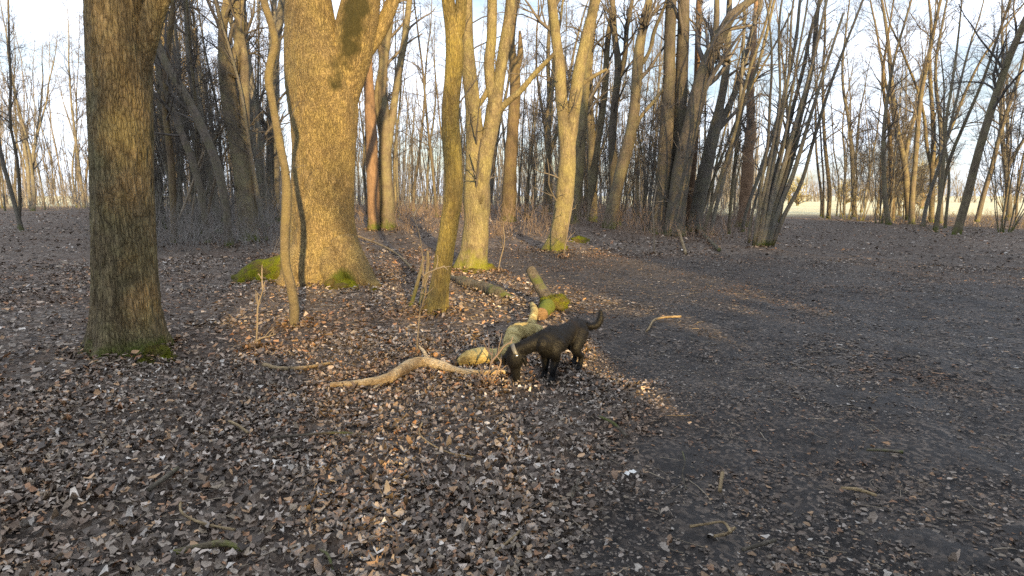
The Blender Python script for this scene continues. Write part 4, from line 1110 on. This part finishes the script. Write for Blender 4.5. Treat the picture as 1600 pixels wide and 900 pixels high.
def log_thing(name, label, parts, cat='log', rings=110, sides=28):
    root = None
    for k, (pn, pts, mat, lump) in enumerate(parts):
        P, Rr = ground_path(pts)
        if k == 0:
            base = P[len(P) // 2].copy(); base[2] = float(hgt(base[0], base[1])); root = empty(name, base); tag(root, label, cat)
        P, Rr = resample(P, Rr, rings)
        if k == 0: LOGS.append((P, Rr))
        mb = MB(); tube(mb, P, Rr, sides, trunk_mod(-99, 1, 0, 5, 0.10, lump * 1.9, 3 + k * 5, 0.3, 22, 1.0))
        mb.build(pn, M[mat], root, base)
    return root, base

log_thing('peeled_branch', 'long pale crooked branch stripped of bark, lying left of the dog',
          [('trunk', [(516, 607, 7, 0.005), (560, 604, 10, 0.005), (598, 599, 14, 0.0), (622, 588, 16, 0.0), (640, 576, 16, 0.0), (658, 570, 15, 0.0), (688, 575, 16, 0.0), (716, 584, 14, 0.0), (745, 587, 12, 0.0), (792, 585, 7, 0.0)], 'peeled', 0.16),
           ('stub', [(668, 572, 7, 0.03), (662, 562, 5, 0.06), (655, 556, 2.5, 0.08)], 'peeled', 0.15), ('stub', [(606, 598, 7, 0.0), (594, 606, 5, 0.0), (584, 612, 2.5, 0.01)], 'peeled', 0.15), ('stub', [(735, 586, 6, 0.0), (748, 594, 4, 0.0), (758, 600, 2, 0.0)], 'peeled', 0.15)])
log_thing('yellow_log', 'short bent yellowish log lying between the peeled branch and the dog',
          [('trunk', [(716, 571, 12, 0.0), (732, 565, 24, 0.0), (752, 562, 26, 0.0), (772, 561, 22, 0.0), (792, 556, 20, 0.02), (800, 542, 26, 0.05), (808, 532, 28, 0.07), (826, 528, 22, 0.05), (842, 524, 16, 0.02)], 'yellow_log', 0.16),
           ('broken_stub', [(826, 530, 14, 0.06), (832, 516, 12, 0.1), (835, 505, 11, 0.12), (831, 494, 7, 0.14)], 'yellow_log', 0.18)])

def sawn_log():
    # thick log: sawn end towards the viewer, mossy hump behind, one limb rising left
    g0 = ground_at(846, 503); r = 0.093
    P = np.array([g0 + [0.0, 0.06, r * 0.9], g0 + [0.06, 0.35, r * 0.95], g0 + [0.16, 0.75, r * 0.9], g0 + [0.3, 1.2, r * 0.6]])
    Rr = np.array([r, r * 1.02, r * 1.08, r * 0.6])
    base = g0.copy(); root = empty('sawn_log', base); tag(root, 'mossy log with a round sawn end, lying behind the dog', 'log')
    P2, R2 = resample(P, Rr, 40)
    mb = MB(); tube(mb, P2, R2, 26, trunk_mod(-99, 1, 0, 5, 0.08, 0.26, 6, 0.3, 18, 1.0), cap=False); mb.build('trunk', M['mossy_log'], root, base)
    mb = MB(); ax = norm(P2[0] - P2[2]); tube(mb, np.array([P2[0] - ax * 0.01, P2[0] + ax * 0.006]), np.array([r * 0.93, r * 0.9]), 26); mb.build('sawn_end', M['cut'], root, base)
    s = P[2] + [0.02, -0.1, 0.0]; q = at(829, 421, s[1] + 0.55)
    mid = (s + q) / 2 + np.array([0.0, 0, -0.03])
    P3, R3 = resample(np.array([s, mid, q]), np.array([0.095, 0.078, 0.072]), 26)
    mb = MB(); tube(mb, P3, R3, 18, trunk_mod(-99, 1, 0, 5, 0.06, 0.12, 9, 0.3, 14, 1.0)); mb.build('limb', M['rotten'], root, base)
    moss_lump(root, base, P[2] + [0.06, -0.05, 0.03], 0.19, 0.19, 0.11, 31)
sawn_log()
log_thing('rotten_log', 'dark decayed log sunk in the leaves behind the lichened tree',
          [('trunk', [(704, 434, 10, -0.02), (730, 442, 15, -0.03), (760, 450, 18, -0.04), (785, 460, 16, -0.03), (804, 467, 8, -0.02)], 'rotten', 0.2)])

sticks = [([(412, 574, 6, 0.0), (440, 580, 5, 0.0), (480, 578, 5, 0.0), (516, 572, 4, 0.01)], 'stick_tan', 'tan stick lying left of the peeled branch'),
          ([(425, 693, 3, 0.02), (470, 690, 3, 0.02), (520, 687, 3, 0.03), (584, 689, 3, 0.02)], 'rotten', 'long thin dark stick across the leaves below the peeled branch'),
          ([(358, 667, 4, 0.02), (372, 676, 4, 0.03), (388, 686, 4, 0.02)], 'stick_tan', 'short tan twig on the leaves in the left foreground'),
          ([(232, 776, 7, 0.01), (255, 760, 7, 0.02), (278, 744, 6, 0.02)], 'rotten', 'thick grey stick in the lower left leaves'),
          ([(282, 796, 3, 0.02), (284, 812, 3, 0.02), (300, 825, 3, 0.02), (330, 833, 3, 0.02), (368, 842, 3, 0.02)], 'stick_tan', 'hook-shaped thin twig in the lower left leaves'),
          ([(270, 872, 7, 0.0), (310, 865, 9, 0.0), (345, 861, 9, 0.01), (380, 868, 6, 0.0)], 'mossy_log', 'short mossy green stick at the bottom left'),
          ([(772, 872, 4, 0.0), (788, 862, 4, 0.01), (800, 853, 4, 0.01), (812, 840, 4, 0.01)], 'stick_tan', 'pale curved stick on the mud at the bottom middle'),
          ([(936, 655, 4, 0.0), (958, 668, 4, 0.01), (979, 687, 4, 0.0)], 'rotten', 'dark stick on the path right of the dog'),
          ([(1314, 769, 4, 0.0), (1340, 774, 5, 0.01), (1370, 781, 4, 0.0)], 'stick_tan', 'straight yellow stick on the path at the lower right'),
          ([(1129, 745, 5, 0.0), (1127, 758, 5, 0.0), (1125, 774, 5, 0.0)], 'stick_tan', 'short pale stick pointing at the viewer on the path'),
          ([(1078, 830, 4, 0.0), (1105, 828, 4, 0.01), (1130, 826, 4, 0.01), (1142, 842, 4, 0.01)], 'stick_tan', 'bent tan twig on the path, lower right of the middle'),
          ([(1116, 846, 4, 0.0), (1134, 842, 4, 0.0), (1148, 832, 4, 0.0)], 'stick_tan', 'short tan twig touching the bent one on the path'),
          ([(1160, 868, 5, 0.0), (1190, 862, 5, 0.01), (1212, 852, 4, 0.0)], 'rotten', 'brown twig near the bottom edge of the path'),
          ([(1354, 708, 4, 0.0), (1378, 711, 4, 0.01), (1410, 712, 4, 0.0)], 'rotten', 'grey stick at the right side of the path'),
          ([(1010, 520, 3, 0.0), (1040, 498, 3, 0.0), (1064, 497, 3, 0.0)], 'stick_tan', 'tan twig on the path beyond the dog tail'),
          ([(1066, 710, 2.5, 0.0), (1070, 730, 2.5, 0.01), (1066, 750, 2.5, 0.01), (1072, 770, 2.5, 0.0)], 'rotten', 'wavy dark twig on the path below the dog'),
          ([(920, 790, 2.5, 0.0), (896, 770, 2.5, 0.01), (893, 784, 2.5, 0.0), (905, 752, 2.5, 0.0)], 'rotten', 'curled twig on the mud, lower middle'),
          ([(660, 668, 2.5, 0.02), (656, 690, 2.5, 0.03), (672, 705, 2.5, 0.03), (700, 716, 2.5, 0.02), (740, 724, 2.5, 0.02)], 'stick_tan', 'thin curved twig on the leaves under the middle log'),
          ([(1044, 322, 4, 0.35), (1070, 345, 4, 0.2), (1096, 368, 5, 0.1), (1124, 392, 5, 0.0)], 'rotten', 'fallen thin branch at the foot of the sweeping tree'),
          ([(1050, 345, 3, 0.3), (1062, 372, 4, 0.15), (1072, 398, 4, 0.0)], 'stick_tan', 'pale fallen twig propped at the foot of the dark twin trunks'),
          ([(556, 374, 3, 0.1), (590, 388, 3, 0.12), (620, 404, 3, 0.1), (646, 424, 4, 0.0)], 'stick_tan', 'long pale fallen branch right of the huge oak'),
          ([(500, 868, 4, 0.01), (512, 880, 4, 0.02), (520, 898, 4, 0.0)], 'rotten', 'grey twig at the bottom edge in the leaves')]
for (pts, mt, lab) in sticks:
    P, Rr = ground_path(pts); b0 = P[0].copy(); P, Rr = resample(P, Rr, 22)
    mb = MB(); tube(mb, P, Rr, 8, trunk_mod(-99, 1, 0, 5, 0.08, 0.25, len(lab), 0.3, 14, 1.0))
    o = mb.build('stick', M[mt], None, b0); o.location = b0; tag(o, lab, 'stick', 'sticks on the ground')

# small twig crumbs among the leaves
def crumbs():
    n = 2000
    x, y = scatter(n, 1.4, 12, 1.4)
    P = np.zeros((n, 4, 3)); a = rng.uniform(0, 6.28, n); L = rng.uniform(0.04, 0.28, n) * rng.uniform(0.4, 1, n)
    pm = path_mask(x, y)
    z = hgt(x, y) + 0.012 + 0.025 * (1 - pm) * rng.uniform(0, 1, n) - 0.03 * pm
    P[:, 0] = np.stack([x, y, z], -1)
    for k in range(1, 4):
        a = a + rng.normal(0, 0.25, n); P[:, k] = P[:, k - 1] + np.stack([np.cos(a), np.sin(a), rng.normal(0, 0.06, n)], -1) * (L / 3)[:, None]
    Rr = rng.uniform(0.0012, 0.0035, n)[:, None] * np.linspace(1, 0.6, 4)[None]
    mb = MB(); tubes(mb, P, Rr, 3)
    o = mb.build('twig_litter', M['twig_pale'], floor); o['kind'] = 'stuff'; o['label'] = 'small broken twigs scattered over the leaves'
crumbs()

# leaves banked against trunks and logs
def drifts():
    xs, ys, zs = [], [], []
    def ring(x, y, r, n, h):
        a = rng.uniform(0, 2 * np.pi, n); d = r * 0.9 + np.abs(rng.normal(0, 0.16, n))
        xs.append(x + np.cos(a) * d); ys.append(y + np.sin(a) * d); zs.append(h * np.exp(-(d - r * 0.9) / 0.14) * rng.uniform(0.2, 1, n))
    for (bx, by, r) in FEET:
        ring(bx, by, r, int(140 + 500 * r), 0.05 + 0.06 * r)
    for P, Rr in LOGS:
        n = 420; k = rng.integers(0, len(P), n); off = rng.normal(0, 1, n) * (Rr[k] * 0.9 + 0.03)
        yy = P[k, 1] + off; xs.append(P[k, 0] + rng.normal(0, 0.03, n)); ys.append(yy); zs.append(np.where(np.abs(off) < Rr[k] * 1.3, 0.7 * Rr[k], 0.02) * rng.uniform(0, 0.8, n))
    x, y, z = np.concatenate(xs), np.concatenate(ys), np.concatenate(zs); n = len(x)
    V = rot_leaves(leaves(n, 3, 0.03, 0.075), 0.5) + np.stack([x, y, hgt(x, y) + 0.012 + z], -1)[:, None, :]
    c = PAL[rng.choice(len(PAL), n, p=PW / PW.sum())] * rng.uniform(0.9, 1.4, (n, 1)) * np.array([1.0, 0.9, 0.8])
    cols = np.ones((n, V.shape[1], 4)); cols[..., :3] = c[:, None, :]
    o = mesh_obj('leaf_litter', V.reshape(-1, 3), [leaf_faces(n, 3)], M['litter'], floor, smooth=False, cols=cols.reshape(-1, 4)); o['kind'] = 'stuff'; o['label'] = 'dead leaves banked against trunks and logs'
drifts()

# white pale scrap of a leaf on the path
V = leaves(1, 7, 0.085, 0.09)[0]
mw, t_, b_ = nt('bleached_leaf'); b_.inputs['Base Color'].default_value = (0.62, 0.60, 0.55, 1); b_.inputs['Roughness'].default_value = 0.7
o = mesh_obj('bleached_leaf', V, [leaf_faces(1, 7)], mw, smooth=False); g = ground_at(987, 742); o.location = g + np.array([0, 0, 0.004]); o.rotation_euler = (0, 0, 0.4)
tag(o, 'single bleached white leaf lying on the dark path', 'leaf')

# ------------------------------------------------------------------ the dog
def dog():
    gz = 0.0
    hind = np.array([0.585, 5.20, 0]); sh = np.array([0.30, 4.83, 0])
    fw = norm(sh - hind); side = np.array([-fw[1], fw[0], 0])        # side: dog's left is +side
    gz = float(hgt(0.4, 5.0)) + 0.015
    def p(a, s, z):            # a: metres forward of the hip, s: to the dog's left, z height
        q = hind + fw * a + side * s; return np.array([q[0], q[1], gz + z])
    mb = MB()
    def limb(pts, rad, n=26, sides=20, sx=None, ref=(0, 0, 1)):
        P, Rr = resample(np.array(pts), np.array(rad), n)
        # rounded ends
        d0 = norm(P[0] - P[1]); d1 = norm(P[-1] - P[-2])
        P = np.vstack([P[0] + d0 * Rr[0] * 0.8, P[0] + d0 * Rr[0] * 0.5, P, P[-1] + d1 * Rr[-1] * 0.5, P[-1] + d1 * Rr[-1] * 0.8])
        Rr = np.concatenate([[Rr[0] * 0.35, Rr[0] * 0.8], Rr, [Rr[-1] * 0.8, Rr[-1] * 0.35]])
        mod = None
        if sx is not None:
            mod = lambda th, q: 1.0 / np.sqrt(np.cos(th) ** 2 + (np.sin(th) / sx) ** 2)
        tube(mb, P, Rr, sides, mod, ref=ref)
    L = np.linalg.norm((sh - hind)[:2])      # about 0.47
    # trunk: deep chest narrowing to the loin (ref up: cos = vertical, sin = sideways)
    limb([p(-0.09, 0, 0.375), p(0.0, 0, 0.372), p(0.12, 0, 0.362), p(0.24, 0, 0.340), p(0.36, 0, 0.325), p(0.46, 0, 0.325), p(0.53, 0, 0.34)],
         [0.074, 0.094, 0.092, 0.108, 0.126, 0.120, 0.088], 34, 26, 0.80)
    limb([p(0.34, 0, 0.43), p(0.44, 0, 0.42), p(0.50, 0, 0.39)], [0.04, 0.052, 0.05])               # withers
    limb([p(-0.10, 0, 0.40), p(-0.02, 0, 0.415), p(0.10, 0, 0.41)], [0.04, 0.05, 0.04])              # croup
    # neck sweeping down and to the left of the picture, head down
    nk0 = p(0.47, 0, 0.375); occ = np.array([0.02, 4.79, gz + 0.265])
    nk1 = nk0 * 0.5 + occ * 0.5 + np.array([0.015, -0.02, 0.015])
    limb([p(0.40, 0, 0.36), nk0, nk1, occ], [0.098, 0.088, 0.070, 0.062], 26, 22, 0.85)
    nose = np.array([0.035, 4.80, gz + 0.030])
    d = norm(nose - occ); fr = np.array([-0.35, -0.9, 0.1]); fr = norm(fr - d * (fr @ d)); sd = np.cross(d, fr)
    HL = np.linalg.norm(nose - occ)
    h = lambda a, s, f: occ + d * a * HL + sd * s + fr * f
    limb([h(-0.05, 0, 0.0), h(0.15, 0, 0.008), h(0.34, 0, 0.006), h(0.48, 0, 0.0)], [0.064, 0.076, 0.074, 0.060], 22, 22)                 # skull
    limb([h(0.40, 0, 0.0), h(0.58, 0, 0.004), h(0.80, 0, 0.002), h(0.97, 0, 0.0)], [0.056, 0.047, 0.041, 0.036], 22, 20)         # muzzle
    limb([h(0.5, 0, -0.025), h(0.72, 0, -0.024), h(0.88, 0, -0.02)], [0.026, 0.023, 0.018], 14, 14)                              # jaw
    limb([h(0.36, 0.026, 0.042), h(0.42, 0.028, 0.044)], [0.018, 0.016], 8, 10); limb([h(0.36, -0.026, 0.042), h(0.42, -0.028, 0.044)], [0.018, 0.016], 8, 10)   # brows
    for s in (-1, 1):       # drop ears
        limb([h(0.06, s * 0.056, 0.01), h(0.16, s * 0.088, 0.010), h(0.36, s * 0.100, 0.004), h(0.52, s * 0.092, 0.0)], [0.022, 0.032, 0.030, 0.012], 18, 14, 0.45, fr)
    # forelegs
    for s, off in ((1, 0.035), (-1, -0.03)):
        w = 0.062 * s
        limb([p(0.40, w * 0.95, 0.34), p(0.43 + off * 0.4, w * 1.05, 0.26), p(0.405 + off * 0.6, w * 1.05, 0.195), p(0.425 + off, w, 0.10), p(0.43 + off, w, 0.045)], [0.072, 0.058, 0.042, 0.031, 0.028], 30, 16)
        limb([p(0.425 + off, w, 0.030), p(0.455 + off, w, 0.020), p(0.475 + off, w, 0.014)], [0.022, 0.023, 0.016], 12, 14, 1.15)
    # hind legs: thigh, hock behind, near-vertical shank
    for s, off in ((1, 0.05), (-1, -0.07)):
        w = 0.066 * s
        limb([p(0.0, w * 0.85, 0.355), p(0.045 + off * 0.5, w * 1.05, 0.27), p(0.055 + off, w * 1.1, 0.215), p(0.0 + off, w * 1.05, 0.165), p(-0.055 + off, w, 0.128)], [0.09, 0.074, 0.056, 0.036, 0.027], 30, 18, 0.85)
        limb([p(-0.06 + off, w, 0.135), p(-0.045 + off, w, 0.08), p(-0.03 + off, w, 0.032)], [0.029, 0.024, 0.024], 16, 14)
        limb([p(-0.03 + off, w, 0.026), p(0.0 + off, w, 0.020), p(0.022 + off, w, 0.014)], [0.021, 0.022, 0.016], 12, 14, 1.15)
    # tail: out to the right of the picture, then curling up
    tb = p(-0.13, 0, 0.405)
    limb([p(-0.05, 0, 0.40), tb, np.array([0.735, 5.25, gz + 0.385]), np.array([0.795, 5.26, gz + 0.40]), np.array([0.825, 5.27, gz + 0.455]), np.array([0.828, 5.28, gz + 0.53])],
         [0.040, 0.036, 0.034, 0.034, 0.031, 0.017], 34, 16)
    V = np.concatenate(mb.V)
    tmp = mb.build('dog_tmp', None)
    rm = tmp.modifiers.new('r', 'REMESH'); rm.mode = 'VOXEL'; rm.voxel_size = 0.0075; rm.use_smooth_shade = True
    sm = tmp.modifiers.new('s', 'SMOOTH'); sm.factor = 0.5; sm.iterations = 6
    dg = bpy.context.evaluated_depsgraph_get()
    me = bpy.data.meshes.new_from_object(tmp.evaluated_get(dg))
    bpy.data.objects.remove(tmp)
    me.name = 'body'
    base = np.array([0.44, 5.0, gz])
    co = np.zeros(len(me.vertices) * 3, np.float32); me.vertices.foreach_get('co', co)
    co = co.reshape(-1, 3) - base
    # ruffled coat relief
    me.vertices.foreach_set('co', co.astype(np.float32).ravel()); me.update()
    root = empty('dog', base); tag(root, 'black dog with collar sniffing the leaves, head down and tail curled up', 'dog')
    m, t, b = nt('black_coat')
    v = mapped(t, (1, 1, 1))
    n1 = noise(t, v, 7, 3); n2 = noise(t, mapped(t, (1, 1, 0.35)), 140, 3)
    dsv = N(t, 'ShaderNodeVectorMath', operation='DISTANCE'); t.links.new(v, dsv.inputs[0]); dsv.inputs[1].default_value = tuple(p(0.02, -0.05, 0.36) - base)
    n1 = math_(t, 'ADD', math_(t, 'MULTIPLY', n1, 0.55), ramp(t, dsv.outputs['Value'], [(0.05, (0.42, 0.42, 0.42)), (0.24, (0.0, 0.0, 0.0))]))
    c = ramp(t, n1, [(0.35, (0.0045, 0.0042, 0.0042)), (0.55, (0.007, 0.006, 0.0055)), (0.75, (0.026, 0.016, 0.010))])
    t.links.new(c, b.inputs['Base Color']); b.inputs['Roughness'].default_value = 0.48; b.inputs['Specular IOR Level'].default_value = 0.18
    b.inputs['Sheen Weight'].default_value = 0.0; b.inputs['Sheen Roughness'].default_value = 0.4; b.inputs['Sheen Tint'].default_value = (0.8, 0.6, 0.4, 1)
    bp = N(t, 'ShaderNodeBump', Strength=0.7, Distance=0.008); t.links.new(n2, bp.inputs['Height']); t.links.new(bp.outputs['Normal'], b.inputs['Normal'])
    me.materials.clear(); me.materials.append(m)
    body = bpy.data.objects.new('body', me); C.objects.link(body); body.parent = root
    # short coat hairs for a soft outline
    nrm = np.zeros(len(me.vertices) * 3, np.float32); me.vertices.foreach_get('normal', nrm); nrm = nrm.reshape(-1, 3)
    k = rng.integers(0, len(co), 13000); d0 = nrm[k]; p0 = co[k]
    lay = norm(np.array([fw[0], fw[1], 0]) * -0.9 + np.array([0, 0, -0.7]))
    dd = norm(d0 * 0.5 + (lay - d0 * (d0 @ lay)[:, None]) * 0.9 + rng.normal(size=d0.shape) * 0.12)
    ln = rng.uniform(0.010, 0.022, len(k))[:, None]
    sdv = norm(np.cross(dd, d0)) * 0.0012
    tri = np.stack([p0 - sdv, p0 + sdv, p0 + dd * ln], 1).reshape(-1, 3)
    mesh_obj('coat', tri, [np.arange(len(tri)).reshape(-1, 3)], m, root)['kind'] = 'stuff'
    # nose pad and eyes
    def ball(nm, c, r, mat, par=root):
        q = MB(); th = np.linspace(-1, 1, 9)
        P = np.array(c) + np.outer(th * 0.98, d) * r; Rr = np.sqrt(np.maximum(1 - (th * 0.98) ** 2, 0.03)) * r
        tube(q, P, Rr, 12); return q.build(nm, mat, par, base)
    mn, t2, b2 = nt('wet_nose'); b2.inputs['Base Color'].default_value = (0.008, 0.008, 0.009, 1); b2.inputs['Roughness'].default_value = 0.25
    ball('nose', h(1.10, 0, 0.008), 0.017, mn)
    for s in (-1, 1): ball('eye', h(0.44, s * 0.034, 0.047), 0.0095, mn)
    # collar round the neck
    mc, t3, b3 = nt('grey_collar'); b3.inputs['Base Color'].default_value = (0.11, 0.108, 0.10, 1); b3.inputs['Roughness'].default_value = 0.45
    ax = norm(occ - nk1); ce = occ - ax * 0.012
    q = MB(); P = np.array([ce - ax * 0.018, ce - ax * 0.017, ce + ax * 0.017, ce + ax * 0.018]); tube(q, P, np.array([0.062, 0.073, 0.071, 0.060]), 32, None, cap=False, ref=(0, 0, 1))
    col = q.build('collar', mc, root, base)
    mt, t4, b4 = nt('metal_tag'); b4.inputs['Base Color'].default_value = (0.6, 0.6, 0.58, 1); b4.inputs['Metallic'].default_value = 1.0; b4.inputs['Roughness'].default_value = 0.3
    dn = norm(np.array([-0.5, -0.7, -0.5]) - ax * (np.array([-0.5, -0.7, -0.5]) @ ax))
    q = MB(); c0 = ce + dn * 0.075; tube(q, np.array([c0, c0 + dn * 0.004]), np.array([0.014, 0.014]), 14); q.build('buckle', mt, col, base)
dog()

# ------------------------------------------------------------------ unseen bushes and trees added behind the viewer to shade the foreground
sx, sy = float(sun_dir.x), float(sun_dir.y)
sn = math.hypot(sx, sy); ux, uy = sx / sn, sy / sn          # towards the sun on the ground
def behind(dist, across):
    return ux * dist + -uy * across, uy * dist + ux * across

def evergreen(kind, seed):
    """unseen shade caster, dense evergreen bush or conifer: stem and many small leaf faces"""
    g = np.random.default_rng(seed)
    H, W = {'bush': (1.0, 0.55), 'conifer': (1.0, 0.22)}[kind]
    n = 5200
    z = g.uniform(0.03, 1, n) ** (0.8 if kind == 'bush' else 0.75)
    if kind == 'bush': prof = W * np.sqrt(np.clip(1 - ((z - 0.42) / 0.6) ** 2, 0.05, 1))
    else: prof = W * (1.02 - z) ** 0.8
    a = g.uniform(0, 6.28, n); rr = prof * np.sqrt(g.uniform(0.1, 1, n)) * (1 + 0.25 * vnoise(np.cos(a) * 2 + seed, np.sin(a) * 2, z * 5))
    c = np.stack([np.cos(a) * rr, np.sin(a) * rr, z * H], -1)
    e1 = norm(g.normal(size=(n, 3))) * g.uniform(0.02, 0.045, n)[:, None]; e2 = norm(np.cross(e1, g.normal(size=(n, 3)))) * g.uniform(0.010, 0.02, n)[:, None]
    V = np.stack([c - e1, c + e2, c + e1, c - e2], 1).reshape(-1, 3)
    return V, np.arange(4 * n).reshape(-1, 4)
mev, tev, bev = nt('evergreen_leaf'); bev.inputs['Base Color'].default_value = (0.045, 0.07, 0.025, 1); bev.inputs['Roughness'].default_value = 0.5
EV = {}
for kind in ('bush', 'conifer'):
    for q in range(2):
        V, F = evergreen(kind, 300 + q)
        mbs = MB(); tube(mbs, np.array([[0, 0, -0.04], [0.01, 0, 0.3], [0, 0.01, 0.6], [0, 0, 0.92]]), np.array([0.02, 0.016, 0.01, 0.003]), 8)
        EV[kind, q] = [V, F, mbs, None]
def place_shade_evergreen(kind, x, y, h, label, group):
    e = EV[kind, random.randrange(2)]
    root = empty('added_shade_bush' if kind == 'bush' else 'added_shade_conifer', (x, y, float(hgt(x, y))))
    if e[3] is None:
        e[3] = (e[2].build('trunk', M['brown'], root), mesh_obj('crown', e[0], [e[1]], mev, root, smooth=False))
    else:
        for src in e[3]:
            c = src.copy(); C.objects.link(c); c.parent = root
    w = h * (random.uniform(0.42, 0.52) if kind == 'bush' else random.uniform(0.6, 0.8)); root.scale = (w, w, h); root.rotation_euler = (0, 0, random.uniform(0, 6.28))
    tag(root, label, 'bush' if kind == 'bush' else 'tree', group)

# (across from, to, top height, row distance): added hedge, low sun passes over its lower stretches
for (a0, a1, h, dist, step) in [(-9, -2.6, 3.7, 8.5, 0.9), (-1.5, -0.2, 3.4, 8.5, 0.8), (0.0, 1.5, 2.72, 8.5, 0.8), (1.7, 2.9, 3.0, 8.5, 0.8), (3.2, 13, 3.35, 8.5, 0.9), (-2.4, -1.3, 2.75, 8.8, 0.9),
                                (-9, 13, 2.0, 7.6, 1.3), (-14, -3.9, 5.5, 13, 1.6)]:
    a = a0
    while a <= a1:
        x, y = behind(dist + random.uniform(-0.4, 0.4), a + random.uniform(-0.2, 0.2))
        place_shade_evergreen('bush', x, y, (h - float(hgt(x, y))) * random.uniform(0.82 if h < 3.65 else 0.9, 1.05), 'dense evergreen bush added unseen behind the viewer to cast shade', 'added shade hedge behind the viewer')
        a += step * 0.62
for (a0, a1, n, h0, h1, d0, d1) in [(-24, -4.5, 48, 12, 18, 15, 38), (9.0, 9.6, 3, 13, 17, 18, 34), (15.4, 30, 34, 12, 19, 15, 38)]:  # unseen conifers added to keep the sides of the wood shaded
    for i in range(n):
        x, y = behind(random.uniform(d0, d1), random.uniform(a0, a1))
        place_shade_evergreen('conifer', x, y, random.uniform(h0, h1), 'dark conifer added unseen behind the viewer to cast shade', 'added shade conifers behind the viewer')
random.seed(5)
for i in range(52):  # unseen bare trees added for dappled shade, sunny gap left open
    ac = random.choice([random.uniform(-10, 16), random.uniform(7.5, 15)]); x, y = behind(random.uniform(12, 50), ac)
    if -1.2 < ac < 2.2: continue
    place_tree(random.choice(['mid', 'forked', 'pole', 'mid']), x, y, 'background_tree', 'bare tree added unseen behind the viewer to cast shade', 'added shade trees behind the viewer', random.choice(['grey', 'brown']))
for (dist, across, h) in [(23, -4.4, 17), (26, -4.1, 18), (30, -4.3, 19), (34, -4.0, 20)]:  # more added conifers, blocking sun from the left wood trunks
    x, y = behind(dist, across)
    place_shade_evergreen('conifer', x, y, h, 'dark conifer added unseen behind the viewer to cast shade', 'added shade conifers behind the viewer')
random.seed(9)
for (dist, across, kind) in [(31, -0.25, 'forked'), (22, -2.0, 'mid')]:  # added trees that cast shadow bands on the two oaks
    x, y = behind(dist, across)
    place_tree(kind, x, y, 'background_tree', 'bare tree added unseen behind the viewer to cast shade', 'added shade trees behind the viewer', 'brown', scale=1.0)
